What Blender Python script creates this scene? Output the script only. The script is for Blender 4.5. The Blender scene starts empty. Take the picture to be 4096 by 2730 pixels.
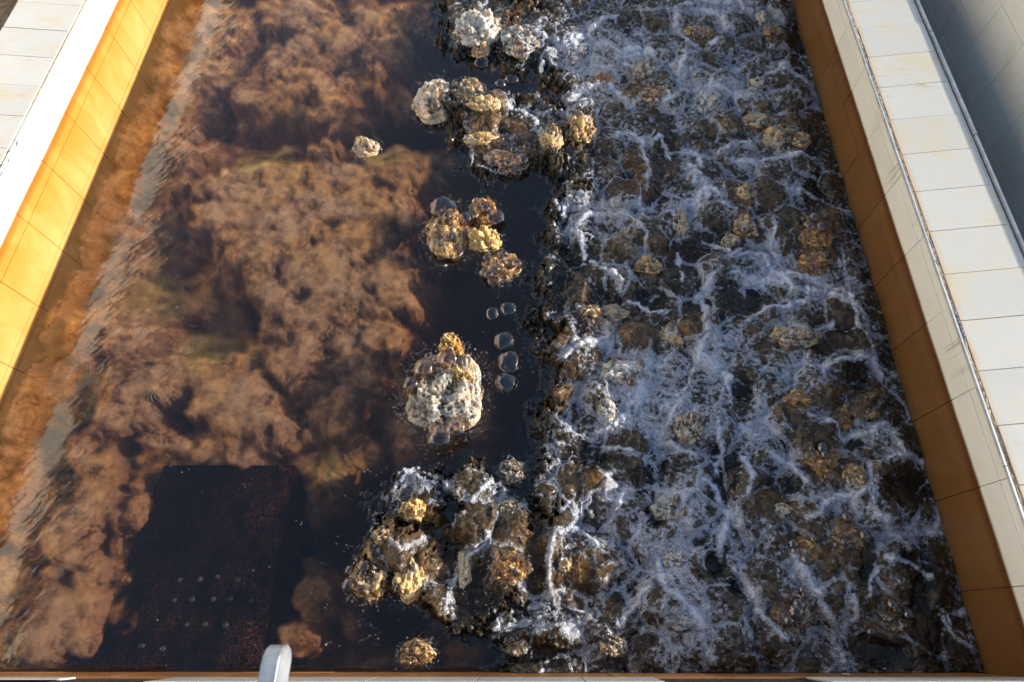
import bpy, bmesh, math, random
import numpy as np
from mathutils import Vector, noise as mnoise

random.seed(7)
rng = np.random.default_rng(7)
S = bpy.context.scene
COL = S.collection
R = math.radians

# ------------------------------------------------------------------ camera, light, exposure
TILT = 25.953
cam_d = bpy.data.cameras.new('camera')
cam = bpy.data.objects.new('camera', cam_d)
COL.objects.link(cam)
cam.location = (0, 0, 3.0)
cam.rotation_euler = (R(TILT), 0, 0)
cam_d.sensor_width = 36.0
cam_d.lens = 20.86
cam_d.shift_x = -105 / 4096
cam_d.clip_start = 0.05
cam_d.clip_end = 500
cam_d.dof.use_dof = True
cam_d.dof.focus_distance = 3.2
cam_d.dof.aperture_fstop = 2.0
S.camera = cam

SUN_EL, SUN_AZ = 15.8, 5.0            # sun stands low over the right-hand wall (+x), a little up the channel
world = bpy.data.worlds.new('World')
S.world = world
world.use_nodes = True
wn = world.node_tree
for n in list(wn.nodes):
    wn.nodes.remove(n)
sky = wn.nodes.new('ShaderNodeTexSky')
sky.sky_type = 'NISHITA'
sky.sun_disc = False
sky.sun_elevation = R(SUN_EL)
sky.sun_rotation = R(90 - SUN_AZ)
bg = wn.nodes.new('ShaderNodeBackground')
bg.inputs['Strength'].default_value = 0.15
wo = wn.nodes.new('ShaderNodeOutputWorld')
wn.links.new(sky.outputs[0], bg.inputs[0])
wn.links.new(bg.outputs[0], wo.inputs[0])

sd = bpy.data.lights.new('sun', 'SUN')
sd.energy = 5.0
sd.angle = R(0.5)
sd.color = (1.0, 0.93, 0.82)
sun = bpy.data.objects.new('sun', sd)
COL.objects.link(sun)
dv = Vector((math.cos(R(SUN_EL)) * math.cos(R(SUN_AZ)), math.cos(R(SUN_EL)) * math.sin(R(SUN_AZ)), math.sin(R(SUN_EL))))
sun.rotation_euler = dv.to_track_quat('Z', 'Y').to_euler()
sun.location = (8, 1, 5)

S.view_settings.view_transform = 'Standard'
S.view_settings.look = 'None'
S.view_settings.exposure = 0.75
S.view_settings.gamma = 1.0
S.view_settings.use_curve_mapping = False
S.cycles.max_bounces = 8
S.cycles.volume_bounces = 2
S.cycles.volume_step_rate = 2.0
S.cycles.volume_max_steps = 64
S.cycles.transparent_max_bounces = 20
S.cycles.caustics_reflective = False
S.cycles.caustics_refractive = False

# ------------------------------------------------------------------ helpers
FPX = 2373.0
SA, CA = math.sin(R(TILT)), math.cos(R(TILT))


def ground(px, py, z=0.0):
    """point of the place that stands at height z (photo pixel -> metres), used only to measure positions"""
    u, v = px - 2153, 1365 - py
    d = (u, FPX * SA + v * CA, -FPX * CA + v * SA)
    t = (3.0 - z) / -d[2]
    return d[0] * t, d[1] * t


OV = 4096 / 2353


def ov(x, y, z=0.0):
    return ground(x * OV, y * OV, z)


def project(X, Y, Z=0.0):
    dx, dy, dz = X, Y, Z - 3.0
    w = -(dy * -SA + dz * CA)
    w = dy * SA - dz * CA
    uu = dx / w * FPX
    vv = (dy * CA + dz * SA) / w * FPX
    return (uu + 2153) / OV, (1365 - vv) / OV


def link(o, parent=None):
    COL.objects.link(o)
    if parent is not None:
        o.parent = parent
    return o


def mesh_obj(name, verts, faces, mat, parent=None, smooth=False):
    me = bpy.data.meshes.new(name)
    me.from_pydata([tuple(v) for v in verts], [], faces)
    me.materials.append(mat)
    if smooth:
        me.shade_smooth()
    o = bpy.data.objects.new(name, me)
    return link(o, parent)


def empty(name, loc=(0, 0, 0)):
    o = bpy.data.objects.new(name, None)
    o.location = loc
    o.empty_display_size = 0.1
    COL.objects.link(o)
    return o


def tag(o, label, cat, group=None, kind=None):
    o['label'] = label
    o['category'] = cat
    if group:
        o['group'] = group
    if kind:
        o['kind'] = kind
    return o


def grid_mesh(name, X, Y, Z, mat, attrs=None, parent=None):
    ny, nx = X.shape
    co = np.stack([X, Y, Z], -1).reshape(-1, 3).astype(np.float32)
    i = np.arange((ny - 1) * (nx - 1))
    r, c = i // (nx - 1), i % (nx - 1)
    a = r * nx + c
    q = np.stack([a, a + 1, a + nx + 1, a + nx], -1).astype(np.int32)
    me = bpy.data.meshes.new(name)
    me.vertices.add(len(co))
    me.vertices.foreach_set('co', co.ravel())
    me.loops.add(q.size)
    me.loops.foreach_set('vertex_index', q.ravel())
    me.polygons.add(len(q))
    me.polygons.foreach_set('loop_start', np.arange(0, q.size, 4, dtype=np.int32))
    me.update(calc_edges=True)
    me.shade_smooth()
    for k, v in (attrs or {}).items():
        at = me.attributes.new(k, 'FLOAT', 'POINT')
        at.data.foreach_set('value', v.astype(np.float32).ravel())
    me.materials.append(mat)
    return link(bpy.data.objects.new(name, me), parent)


# --- numpy noise
def _h(ix, iy, k):
    n = (ix.astype(np.int64) * 374761393 + iy.astype(np.int64) * 668265263 + k * 2147483647 * 3 + k * 97) & 0xffffffff
    n = ((n ^ (n >> 13)) * 1274126177) & 0xffffffff
    n = (n ^ (n >> 16)) & 0xffffffff
    return n.astype(np.float64) / 4294967295.0


def perlin(x, y, k=0):
    x0, y0 = np.floor(x), np.floor(y)
    fx, fy = x - x0, y - y0
    u = fx * fx * fx * (fx * (fx * 6 - 15) + 10)
    v = fy * fy * fy * (fy * (fy * 6 - 15) + 10)

    def g(ox, oy):
        a = _h(x0 + ox, y0 + oy, k) * 2 * np.pi
        return np.cos(a) * (fx - ox) + np.sin(a) * (fy - oy)
    return ((g(0, 0) * (1 - u) + g(1, 0) * u) * (1 - v) + (g(0, 1) * (1 - u) + g(1, 1) * u) * v) * 1.5


def fbm(x, y, o=4, k=0, gain=0.5):
    s, a, f, t = 0, 1.0, 1.0, 0
    for i in range(o):
        s = s + a * perlin(x * f + 13.7 * i, y * f - 7.3 * i, k + i)
        t += a
        a *= gain
        f *= 2.03
    return s / t


def worley(x, y, k=0, jit=0.9):
    x0, y0 = np.floor(x), np.floor(y)
    f1 = np.full(x.shape, 9.0)
    f2 = np.full(x.shape, 9.0)
    idv = np.zeros(x.shape)
    for ox in (-1, 0, 1):
        for oy in (-1, 0, 1):
            cx, cy = x0 + ox, y0 + oy
            px = cx + 0.5 + (_h(cx, cy, k) - 0.5) * jit
            py = cy + 0.5 + (_h(cx, cy, k + 31) - 0.5) * jit
            d = np.hypot(px - x, py - y)
            n1 = d < f1
            f2 = np.where(n1, f1, np.minimum(f2, d))
            idv = np.where(n1, _h(cx, cy, k + 57), idv)
            f1 = np.where(n1, d, f1)
    return f1, f2, idv


def puffs(x, y, k=0, r=0.85):
    f1, _, i = worley(x, y, k)
    return np.clip(1 - (f1 / (r * (0.75 + 0.5 * i))) ** 2, -0.3, 1)


def sstep(a, b, x):
    t = np.clip((x - a) / (b - a), 0, 1)
    return t * t * (3 - 2 * t)


def blob(U, V, cx, cy, rx, ry, ang=0.0):
    c, s = math.cos(R(ang)), math.sin(R(ang))
    dx, dy = U - cx, V - cy
    return np.exp(-(((dx * c + dy * s) / rx) ** 2 + ((-dx * s + dy * c) / ry) ** 2))


# ------------------------------------------------------------------ node helper
class NT:
    def __init__(self, name):
        self.m = bpy.data.materials.new(name)
        self.m.use_nodes = True
        self.t = self.m.node_tree
        for n in list(self.t.nodes):
            self.t.nodes.remove(n)
        self.out = self.t.nodes.new('ShaderNodeOutputMaterial')

    def n(self, typ, ins=None, **props):
        nd = self.t.nodes.new('ShaderNode' + typ)
        for k, v in props.items():
            setattr(nd, k, v)
        for k, v in (ins or {}).items():
            s = nd.inputs[k]
            if isinstance(v, bpy.types.NodeSocket):
                self.t.links.new(v, s)
            else:
                s.default_value = v
        return nd

    def math(self, op, a, b=0.0, c=0.0, clamp=False):
        return self.n('Math', {0: a, 1: b, 2: c}, operation=op, use_clamp=clamp).outputs[0]

    def mix(self, f, a, b, blend='MIX'):
        nd = self.n('Mix', {'Factor': f}, data_type='RGBA', blend_type=blend)
        for s, v in ((nd.inputs[6], a), (nd.inputs[7], b)):
            if isinstance(v, bpy.types.NodeSocket):
                self.t.links.new(v, s)
            else:
                s.default_value = (*v, 1) if len(v) == 3 else v
        return nd.outputs[2]

    def ramp(self, f, a, b, lo=0.0, hi=1.0, interp='SMOOTHSTEP'):
        nd = self.n('MapRange', {'Value': f, 'From Min': a, 'From Max': b, 'To Min': lo, 'To Max': hi}, interpolation_type=interp)
        return nd.outputs[0]

    def pos(self):
        return self.n('NewGeometry').outputs['Position']

    def scaled(self, vec, s):
        return self.n('Mapping', {'Vector': vec, 'Scale': s}).outputs[0]

    def noise(self, vec, scale, detail=4, rough=0.55, dist=0.0):
        return self.n('TexNoise', {'Vector': vec, 'Scale': scale, 'Detail': detail, 'Roughness': rough, 'Distortion': dist}).outputs['Fac']

    def vor(self, vec, scale, feature='F1', out='Distance'):
        return self.n('TexVoronoi', {'Vector': vec, 'Scale': scale}, feature=feature).outputs[out]

    def attr(self, name):
        return self.n('Attribute', attribute_name=name).outputs['Fac']

    def bump(self, h, strength, dist, normal=None):
        ins = {'Height': h, 'Strength': strength, 'Distance': dist}
        if normal is not None:
            ins['Normal'] = normal
        return self.n('Bump', ins).outputs[0]

    def bsdf(self, **k):
        nd = self.n('BsdfPrincipled', {a.replace('_', ' '): b for a, b in k.items()})
        return nd.outputs[0]

    def done(self, sh, vol=None):
        self.t.links.new(sh, self.out.inputs['Surface'])
        if vol is not None:
            self.t.links.new(vol, self.out.inputs['Volume'])
        return self.m


# ------------------------------------------------------------------ materials
def mat_wall_tile(name, stain_z, stain_col, stain_col2, streaks=True, blotch=0.5, wa=(0.80, 0.77, 0.68), wb=(0.85, 0.82, 0.74), pale=0.0):
    t = NT(name)
    p = t.pos()
    sep = t.n('SeparateXYZ', {0: p})
    z = sep.outputs[2]
    rnd = t.n('ObjectInfo').outputs['Random']
    white = t.mix(rnd, wa, wb)
    big = t.noise(p, 3.0, 5, 0.6)
    white = t.mix(t.ramp(big, 0.5, 0.75, 0, 0.35), white, (0.55, 0.48, 0.36))
    # rust streaks running down from the trim
    sv = t.scaled(p, (22, 34, 1.2))
    st = t.noise(sv, 1.0, 4, 0.7)
    clus = t.noise(p, 2.1, 2, 0.5)
    sm = t.math('MULTIPLY', t.ramp(st, 0.53, 0.68), t.ramp(clus, 0.48, 0.62))
    sm = t.math('MULTIPLY', sm, t.ramp(z, 0.36, 0.50))
    white = t.mix(t.math('MULTIPLY', sm, 0.8 if streaks else 0.0), white, (0.26, 0.15, 0.07))
    # water-line stain below stain_z
    wob = t.math('MULTIPLY', t.math('SUBTRACT', t.noise(t.scaled(p, (1, 2.5, 1)), 1.4, 4), 0.5), 0.012)
    zz = t.math('ADD', z, wob)
    stn = t.mix(rnd, stain_col, stain_col2)
    cl = t.noise(t.scaled(p, (5, 5, 2.2)), 1.0, 6, 0.62, 0.6)
    stn = t.mix(t.ramp(cl, 0.4, 0.72, 0, blotch), stn, tuple(min(1, c * 1.5 + 0.06) for c in stain_col2))
    fine = t.noise(t.scaled(p, (10, 26, 26)), 1.0, 5, 0.7)
    stn = t.mix(t.ramp(fine, 0.55, 0.8, 0, 0.35), stn, tuple(c * 0.6 for c in stain_col))
    edge = t.mix(1.0, tuple(c * 0.75 for c in stain_col), stn, 'MULTIPLY')
    band = t.ramp(zz, stain_z - 0.055, stain_z - 0.012)
    stn = t.mix(t.math('MULTIPLY', band, 0.75), stn, (stain_col[0] * 0.62, stain_col[1] * 0.45, stain_col[2] * 0.3))
    low = t.math('MULTIPLY', t.ramp(zz, stain_z * 0.85, 0.05, 0, 1), t.ramp(cl, 0.3, 0.7, 0.45, 1.0))
    stn = t.mix(t.math('MULTIPLY', low, pale), stn, (0.56, 0.33, 0.115))
    stn = t.mix(t.ramp(zz, 0.010, -0.014), stn, (0.035, 0.015, 0.005))      # slime-brown below the water line
    f = t.ramp(zz, stain_z - 0.006, stain_z + 0.016, 1, 0)
    col = t.mix(f, white, stn)
    nick = t.vor(p, 9.0)
    col = t.mix(t.ramp(nick, 0.05, 0.02, 0, 0.0), col, (0.2, 0.1, 0.05))
    rough = t.ramp(cl, 0.3, 0.8, 0.28, 0.5)
    b = t.bump(t.noise(p, 14, 3), 0.25, 0.004)
    return t.done(t.bsdf(Base_Color=col, Roughness=rough, Normal=b))


def mat_coping(name, warm, ca=(0.55, 0.53, 0.48), cb=(0.60, 0.575, 0.515)):
    t = NT(name)
    p = t.pos()
    sep = t.n('SeparateXYZ', {0: p})
    rnd = t.n('ObjectInfo').outputs['Random']
    base = t.mix(rnd, ca, cb)
    n1 = t.noise(t.scaled(p, (1, 1.7, 1)), 3.0, 6, 0.65, 0.4)
    base = t.mix(t.ramp(n1, 0.44, 0.70, 0, 0.75), base, (0.60, 0.50, 0.33))
    n2 = t.noise(t.scaled(p, (2.2, 16, 1)), 1.3, 5, 0.7, 2.2)
    patch = t.ramp(t.noise(p, 2.7, 3), 0.5, 0.66)
    base = t.mix(t.math('MULTIPLY', t.ramp(n2, 0.52, 0.7), t.math('MULTIPLY', patch, 0.85)), base, (0.50, 0.35, 0.18))
    # orange creeping in from the basin edge
    ax = t.math('ABSOLUTE', sep.outputs[0])
    inner = t.math('ADD', ax, t.math('MULTIPLY', t.math('SUBTRACT', t.noise(p, 7, 4), 0.5), 0.05))
    if warm:
        base = t.mix(t.ramp(inner, 1.965, 2.02, 0.75, 0), base, (0.62, 0.36, 0.14))
    sp = t.n('TexVoronoi', {'Vector': p, 'Scale': 26.0}, feature='F1')
    spm = t.math('MULTIPLY', t.ramp(sp.outputs['Distance'], 0.10, 0.04), t.ramp(t.noise(p, 5, 2), 0.55, 0.62))
    base = t.mix(t.math('MULTIPLY', spm, 0.6), base, (0.2, 0.17, 0.14))
    scr = t.noise(t.scaled(p, (9, 60, 9)), 1.0, 3, 0.6, 3.0)
    base = t.mix(t.ramp(scr, 0.68, 0.74, 0, 0.35), base, (0.45, 0.4, 0.34))
    b = t.bump(t.noise(p, 9, 4), 0.3, 0.004)
    return t.done(t.bsdf(Base_Color=base, Roughness=t.ramp(n1, 0.3, 0.8, 0.3, 0.5), Normal=b))


def mat_simple(name, c1, c2, rough=0.6, scale=8.0, metallic=0.0, bump=0.3, bd=0.004, lo=0.35, hi=0.65):
    t = NT(name)
    p = t.pos()
    n = t.noise(p, scale, 6, 0.65)
    col = t.mix(t.ramp(n, lo, hi), c1, c2)
    return t.done(t.bsdf(Base_Color=col, Roughness=rough, Metallic=metallic, Normal=t.bump(n, bump, bd)))


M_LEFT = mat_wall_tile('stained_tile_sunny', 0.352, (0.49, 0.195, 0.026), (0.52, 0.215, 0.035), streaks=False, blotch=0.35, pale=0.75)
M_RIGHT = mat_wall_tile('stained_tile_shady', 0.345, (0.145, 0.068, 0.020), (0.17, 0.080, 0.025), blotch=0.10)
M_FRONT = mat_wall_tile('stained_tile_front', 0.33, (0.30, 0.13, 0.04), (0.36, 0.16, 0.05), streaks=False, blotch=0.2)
M_GUT = mat_wall_tile('gutter_tile', -5.0, (0.3, 0.15, 0.05), (0.3, 0.15, 0.05), blotch=0.0)
M_COPR = mat_coping('coping_tile_right', True)
M_COPL = mat_coping('coping_tile_left', False, (0.53, 0.535, 0.53), (0.57, 0.57, 0.56))
M_GROUT = mat_simple('grout', (0.10, 0.065, 0.04), (0.24, 0.17, 0.10), 0.9, 20)
M_MORTAR = mat_simple('mortar', (0.42, 0.26, 0.12), (0.60, 0.50, 0.38), 0.9, 60, bump=1.0, bd=0.01)
M_CEMENT = mat_simple('cement', (0.10, 0.10, 0.10), (0.34, 0.33, 0.33), 0.95, 45, bump=1.0, bd=0.015)
M_CORE = mat_simple('wall_concrete', (0.25, 0.23, 0.2), (0.36, 0.34, 0.3), 0.9, 6)
M_ALU = mat_simple('aluminium_trim', (0.46, 0.48, 0.51), (0.66, 0.67, 0.68), 0.5, 12, metallic=0.35)
M_STEEL = mat_simple('galvanised_steel', (0.24, 0.27, 0.32), (0.38, 0.41, 0.46), 0.5, 16, metallic=0.5, bump=0.4)
M_BED = mat_simple('filter_bed', (0.012, 0.010, 0.010), (0.035, 0.026, 0.02), 0.9, 12)
M_DARK = mat_simple('gap_dark_paint', (0.012, 0.012, 0.014), (0.03, 0.03, 0.035), 0.6, 20)
M_NOZ = mat_simple('pale_nozzle', (0.012, 0.015, 0.015), (0.028, 0.034, 0.03), 0.6, 40)
M_LEAF = mat_simple('dry_leaf', (0.45, 0.36, 0.22), (0.6, 0.52, 0.38), 0.7, 30)
M_GROUND = mat_simple('concrete_ground', (0.22, 0.21, 0.19), (0.32, 0.30, 0.27), 0.9, 2)


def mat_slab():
    t = NT('painted_caustic_slab')
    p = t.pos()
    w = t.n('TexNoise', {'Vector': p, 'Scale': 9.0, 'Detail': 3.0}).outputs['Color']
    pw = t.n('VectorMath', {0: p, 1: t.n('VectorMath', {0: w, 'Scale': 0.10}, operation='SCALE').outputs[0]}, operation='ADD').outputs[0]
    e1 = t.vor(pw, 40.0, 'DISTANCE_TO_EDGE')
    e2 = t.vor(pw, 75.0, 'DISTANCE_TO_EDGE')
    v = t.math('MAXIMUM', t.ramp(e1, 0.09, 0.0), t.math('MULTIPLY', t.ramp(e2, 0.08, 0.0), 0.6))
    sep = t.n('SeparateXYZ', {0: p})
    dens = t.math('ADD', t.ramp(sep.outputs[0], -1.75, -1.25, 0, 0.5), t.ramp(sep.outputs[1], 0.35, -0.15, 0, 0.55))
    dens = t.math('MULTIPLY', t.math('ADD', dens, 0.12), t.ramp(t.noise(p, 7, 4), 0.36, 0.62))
    col = t.mix(t.math('MULTIPLY', v, dens, clamp=True), (0.0025, 0.002, 0.003), (0.12, 0.045, 0.022))  # red-brown veins paint a caustic light web on a near-black base
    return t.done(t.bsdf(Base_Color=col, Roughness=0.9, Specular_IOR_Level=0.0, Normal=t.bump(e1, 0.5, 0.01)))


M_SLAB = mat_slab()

RINGS = [(769, 159, 0.10), (522, 918, 0.15), (238, 1553, 0.13), (281, 1494, 0.16), (562, 1334, 0.06), (745, 1396, 0.06), (790, 548, 0.07), (640, 1580, 0.09), (1390, 1700, 0.3)]


def mat_water():
    t = NT('tank_water')
    p = t.pos()
    h1 = t.noise(t.scaled(p, (1, 1, 1)), 3.2, 1, 0.5, 0.4)
    h2 = t.noise(t.scaled(t.n('Mapping', {'Vector': p, 'Rotation': (0, 0, R(35))}).outputs[0], (3, 1, 1)), 9.0, 1, 0.5, 0.6)
    calm = t.ramp(t.noise(p, 1.7, 2), 0.38, 0.62, 0.25, 1.0)
    h = t.math('ADD', t.math('MULTIPLY', h1, 1.0), t.math('MULTIPLY', t.math('MULTIPLY', h2, calm), 0.26))
    for i, (px, py, s) in enumerate(RINGS):
        x, y = ground(px, py)
        d = t.n('VectorMath', {0: p, 1: (x, y, 0.0)}, operation='DISTANCE').outputs['Value']
        k = 2 * math.pi / (0.018 if s < 0.2 else 0.03)
        w = t.math('SINE', t.math('MULTIPLY', d, k))
        env = t.math('MULTIPLY', t.ramp(d, s, s * 0.35 if s < 0.2 else s * 0.9), 0.07)
        h = t.math('ADD', h, t.math('MULTIPLY', w, env))
    n = t.bump(h, 1.0, 0.008)
    back = t.n('NewGeometry').outputs['Backfacing']
    ior = t.ramp(back, 0, 1, 1.58, 1 / 1.58, 'LINEAR')      # the surface does not bend light, so it reflects alike from both sides
    fr = t.n('Fresnel', {'IOR': ior, 'Normal': n}).outputs[0]
    gl = t.n('BsdfGlossy', {'Color': (1, 1, 1, 1), 'Roughness': 0.003, 'Normal': n}).outputs[0]
    tr = t.n('BsdfTransparent', {'Color': (1, 1, 1, 1)}).outputs[0]
    mx = t.n('MixShader', {0: fr, 1: tr, 2: gl}).outputs[0]
    vol = t.n('VolumeAbsorption', {'Color': (0.60, 0.38, 0.25, 1), 'Density': 1.7}).outputs[0]
    sc = t.n('VolumeScatter', {'Color': (0.80, 0.48, 0.28, 1), 'Density': 0.08, 'Anisotropy': 0.2}).outputs[0]
    return t.done(mx, t.n('AddShader', {0: vol, 1: sc}).outputs[0])


M_WATER = mat_water()


def mat_sediment():
    t = NT('iron_sediment')
    p = t.pos()
    hue = t.attr('hue')
    olive = t.attr('olive')
    crev = t.attr('crev')
    n = t.noise(p, 5.0, 6, 0.6, 0.5)
    col = t.mix(t.ramp(hue, 0.0, 1.0, 0, 1, 'LINEAR'), (0.130, 0.072, 0.045), (0.17, 0.075, 0.028))
    col = t.mix(t.ramp(n, 0.35, 0.65, 0, 0.5), col, (0.08, 0.045, 0.028))
    col = t.mix(olive, col, (0.14, 0.10, 0.028))
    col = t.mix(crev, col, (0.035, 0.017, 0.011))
    f = t.noise(t.scaled(p, (1, 1, 1)), 60.0, 4, 0.6)
    return t.done(t.bsdf(Base_Color=col, Roughness=0.95, Specular_IOR_Level=0.0, Normal=t.bump(f, 0.15, 0.01)))


M_SED = mat_sediment()
CORE_DROP = 0.044


def mat_floc():
    t = NT('loose_floc')
    d = t.attr('density')
    p = t.pos()
    n = t.noise(p, 13.0, 5, 0.72)
    zz = t.n('SeparateXYZ', {0: p}).outputs[2]
    dens = t.math('MULTIPLY', t.math('MULTIPLY', d, 85.0), t.ramp(n, 0.38, 0.60, 0.15, 1.0))
    dens = t.math('MULTIPLY', dens, t.ramp(zz, -0.42, -0.22, 0.02, 1.0))
    hue = t.noise(p, 2.4, 2, 0.5)
    col = t.mix(t.ramp(hue, 0.4, 0.6), (0.215, 0.117, 0.064), (0.27, 0.121, 0.036))
    ol = None
    for (qx, qy, rr_) in ((585, 325, 0.34), (320, 640, 0.30), (455, 765, 0.30), (870, 345, 0.16), (760, 1060, 0.2)):
        x_, y_ = ov(qx, qy)
        dd = t.n('VectorMath', {0: p, 1: (x_, y_, -0.15)}, operation='DISTANCE').outputs['Value']
        g_ = t.ramp(t.math('ADD', dd, t.math('MULTIPLY', t.math('SUBTRACT', n, 0.5), 0.5)), rr_, rr_ * 0.25)
        ol = g_ if ol is None else t.math('MAXIMUM', ol, g_)
    col = t.mix(t.math('MULTIPLY', ol, 0.9), col, (0.21, 0.17, 0.045))
    sc = t.n('VolumeScatter', {'Color': col, 'Density': dens, 'Anisotropy': 0.0}).outputs[0]
    t.t.links.new(sc, t.out.inputs['Volume'])
    return t.m


M_FLOC = mat_floc()


def foam_shader(name, lump=False):
    """dark peaty water with a skin of small bubbles; attributes foam, warm"""
    t = NT(name)
    p = t.pos()
    foam = t.attr('foam')
    warm = t.attr('warm')
    w = t.n('TexNoise', {'Vector': p, 'Scale': 30.0, 'Detail': 2.0}).outputs['Color']
    pw = t.n('VectorMath', {0: p, 1: t.n('VectorMath', {0: w, 'Scale': 0.02}, operation='SCALE').outputs[0]}, operation='ADD').outputs[0]
    cell = t.vor(pw, 95.0, 'DISTANCE_TO_EDGE')
    cell2 = t.vor(pw, 190.0, 'DISTANCE_TO_EDGE')
    rim = t.ramp(cell, 0.22, 0.03)
    rim2 = t.ramp(cell2, 0.25, 0.03)
    brk = t.noise(p, 44.0, 5, 0.62)
    brk2 = t.noise(p, 12.0, 5, 0.65, 0.8)
    a = t.math('ADD', foam, t.math('MULTIPLY', t.math('SUBTRACT', brk, 0.5), 1.55))
    a = t.math('ADD', a, t.math('MULTIPLY', t.math('SUBTRACT', brk2, 0.5), 1.0))
    solid = t.ramp(a, 0.55, 1.15)
    lace = t.math('MULTIPLY', t.ramp(a, 0.18, 0.60), t.math('MAXIMUM', rim, t.math('MULTIPLY', rim2, 0.8)))
    holes = t.math('SUBTRACT', 1.0, t.math('MULTIPLY', t.ramp(cell, 0.25, 0.5), 0.35))
    mask = t.math('MULTIPLY', t.math('MAXIMUM', solid, t.math('MULTIPLY', lace, 0.8), clamp=True), holes)
    tone = t.noise(p, 23.0, 3, 0.6)
    if lump:
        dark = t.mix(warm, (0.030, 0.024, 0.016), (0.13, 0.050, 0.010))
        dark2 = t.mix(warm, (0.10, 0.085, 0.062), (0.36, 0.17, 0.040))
        fc = t.mix(warm, (0.80, 0.79, 0.77), (0.86, 0.58, 0.22))  # warm end: brown froth tint plus painted sun glow for the lit clumps
    else:
        body = t.attr('body')
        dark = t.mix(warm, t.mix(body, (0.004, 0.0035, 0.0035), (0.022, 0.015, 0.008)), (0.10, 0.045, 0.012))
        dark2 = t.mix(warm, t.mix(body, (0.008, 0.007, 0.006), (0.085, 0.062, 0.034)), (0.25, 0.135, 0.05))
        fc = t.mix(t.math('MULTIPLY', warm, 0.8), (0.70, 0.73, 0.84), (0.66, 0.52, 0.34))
    dark = t.mix(t.ramp(tone, 0.35, 0.7), dark, dark2)
    col = t.mix(mask, dark, fc)
    rough = t.ramp(mask, 0, 1, 0.05, 0.35)
    hh = t.math('ADD', t.math('MULTIPLY', rim, t.ramp(a, 0.1, 0.6)), t.math('MULTIPLY', brk, 2.0))
    hh = t.math('MULTIPLY', hh, t.ramp(mask, 0.0, 0.4, 0.22, 1.0))
    b = t.bump(hh, 0.45 if lump else 0.8, 0.006)
    b2 = t.bump(brk2, 0.3, 0.03, b)
    kw = dict(Base_Color=col, Roughness=rough, Normal=b2, IOR=1.36)
    if lump:
        kw.update(Coat_Weight=0.6, Coat_Roughness=0.04, Coat_Normal=b2, Subsurface_Weight=0.35, Subsurface_Radius=(0.022, 0.012, 0.006), Subsurface_Scale=1.0)
    sh = t.bsdf(**kw)
    if lump:
        fw = t.n('LayerWeight', {'Blend': 0.4, 'Normal': b2}).outputs['Facing']
        gf_ = t.math('ADD', t.math('MULTIPLY', t.math('POWER', fw, 1.6), 0.7), 0.06, clamp=True)
        gl = t.n('BsdfGlossy', {'Color': (1, 1, 1, 1), 'Roughness': 0.06, 'Normal': b2}).outputs[0]
        tr = t.n('BsdfTransparent', {'Color': t.mix(warm, (0.93, 0.92, 0.90), (0.93, 0.78, 0.55))}).outputs[0]
        fl = t.n('MixShader', {0: gf_, 1: tr, 2: gl}).outputs[0]
        fa = t.math('MULTIPLY', t.attr('film'), t.math('SUBTRACT', 1.0, mask))
        sh = t.n('MixShader', {0: fa, 1: sh, 2: fl}).outputs[0]
    return t.done(sh)


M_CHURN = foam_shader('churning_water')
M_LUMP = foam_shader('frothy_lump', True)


def mat_bubble():
    t = NT('bubble_film')
    p = t.pos()
    n = t.bump(t.noise(p, 40, 2), 0.3, 0.003)
    fr = t.n('LayerWeight', {'Blend': 0.35, 'Normal': n}).outputs['Facing']
    f = t.math('ADD', t.math('MULTIPLY', t.math('POWER', fr, 2.2), 0.58), 0.085)
    gl = t.n('BsdfGlossy', {'Color': (0.95, 0.95, 1, 1), 'Roughness': 0.05, 'Normal': n}).outputs[0]
    tr = t.n('BsdfTransparent', {'Color': (0.66, 0.56, 0.47, 1)}).outputs[0]
    return t.done(t.n('MixShader', {0: f, 1: tr, 2: gl}).outputs[0])


M_BUB = mat_bubble()


# ------------------------------------------------------------------ tile builder
def prism(corners_top, normal, depth, cham):
    """tile: polygon face with a small chamfer and a body going down along -normal"""
    n = Vector(normal)
    c = [Vector(v) for v in corners_top]
    m = sum(c, Vector()) / len(c)
    k = len(c)
    ins = [v + (m - v).normalized() * cham * 1.4 for v in c]
    vs = [v for v in ins] + [v - n * cham for v in c] + [v - n * depth for v in c]
    fs = [tuple(range(k))]
    for i in range(k):
        j = (i + 1) % k
        fs.append((k + i, k + j, j, i))
        fs.append((2 * k + i, 2 * k + j, k + j, k + i))
    return vs, fs


def shared_tile_mesh(name, w, h, mat, axis):
    """face centred at origin, facing +x ('x'), -x ('-x') or +y ('y')"""
    a, b = w / 2, h / 2
    if axis == 'x':
        c = [(0, -a, -b), (0, a, -b), (0, a, b), (0, -a, b)]
        n = (1, 0, 0)
    elif axis == '-x':
        c = [(0, a, -b), (0, -a, -b), (0, -a, b), (0, a, b)]
        n = (-1, 0, 0)
    else:
        c = [(a, 0, -b), (-a, 0, -b), (-a, 0, b), (a, 0, b)]
        n = (0, 1, 0)
    vs, fs = prism(c, n, 0.012, 0.0012)
    me = bpy.data.meshes.new(name)
    me.from_pydata([tuple(v) for v in vs], [], fs)
    me.materials.append(mat)
    return me


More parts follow.
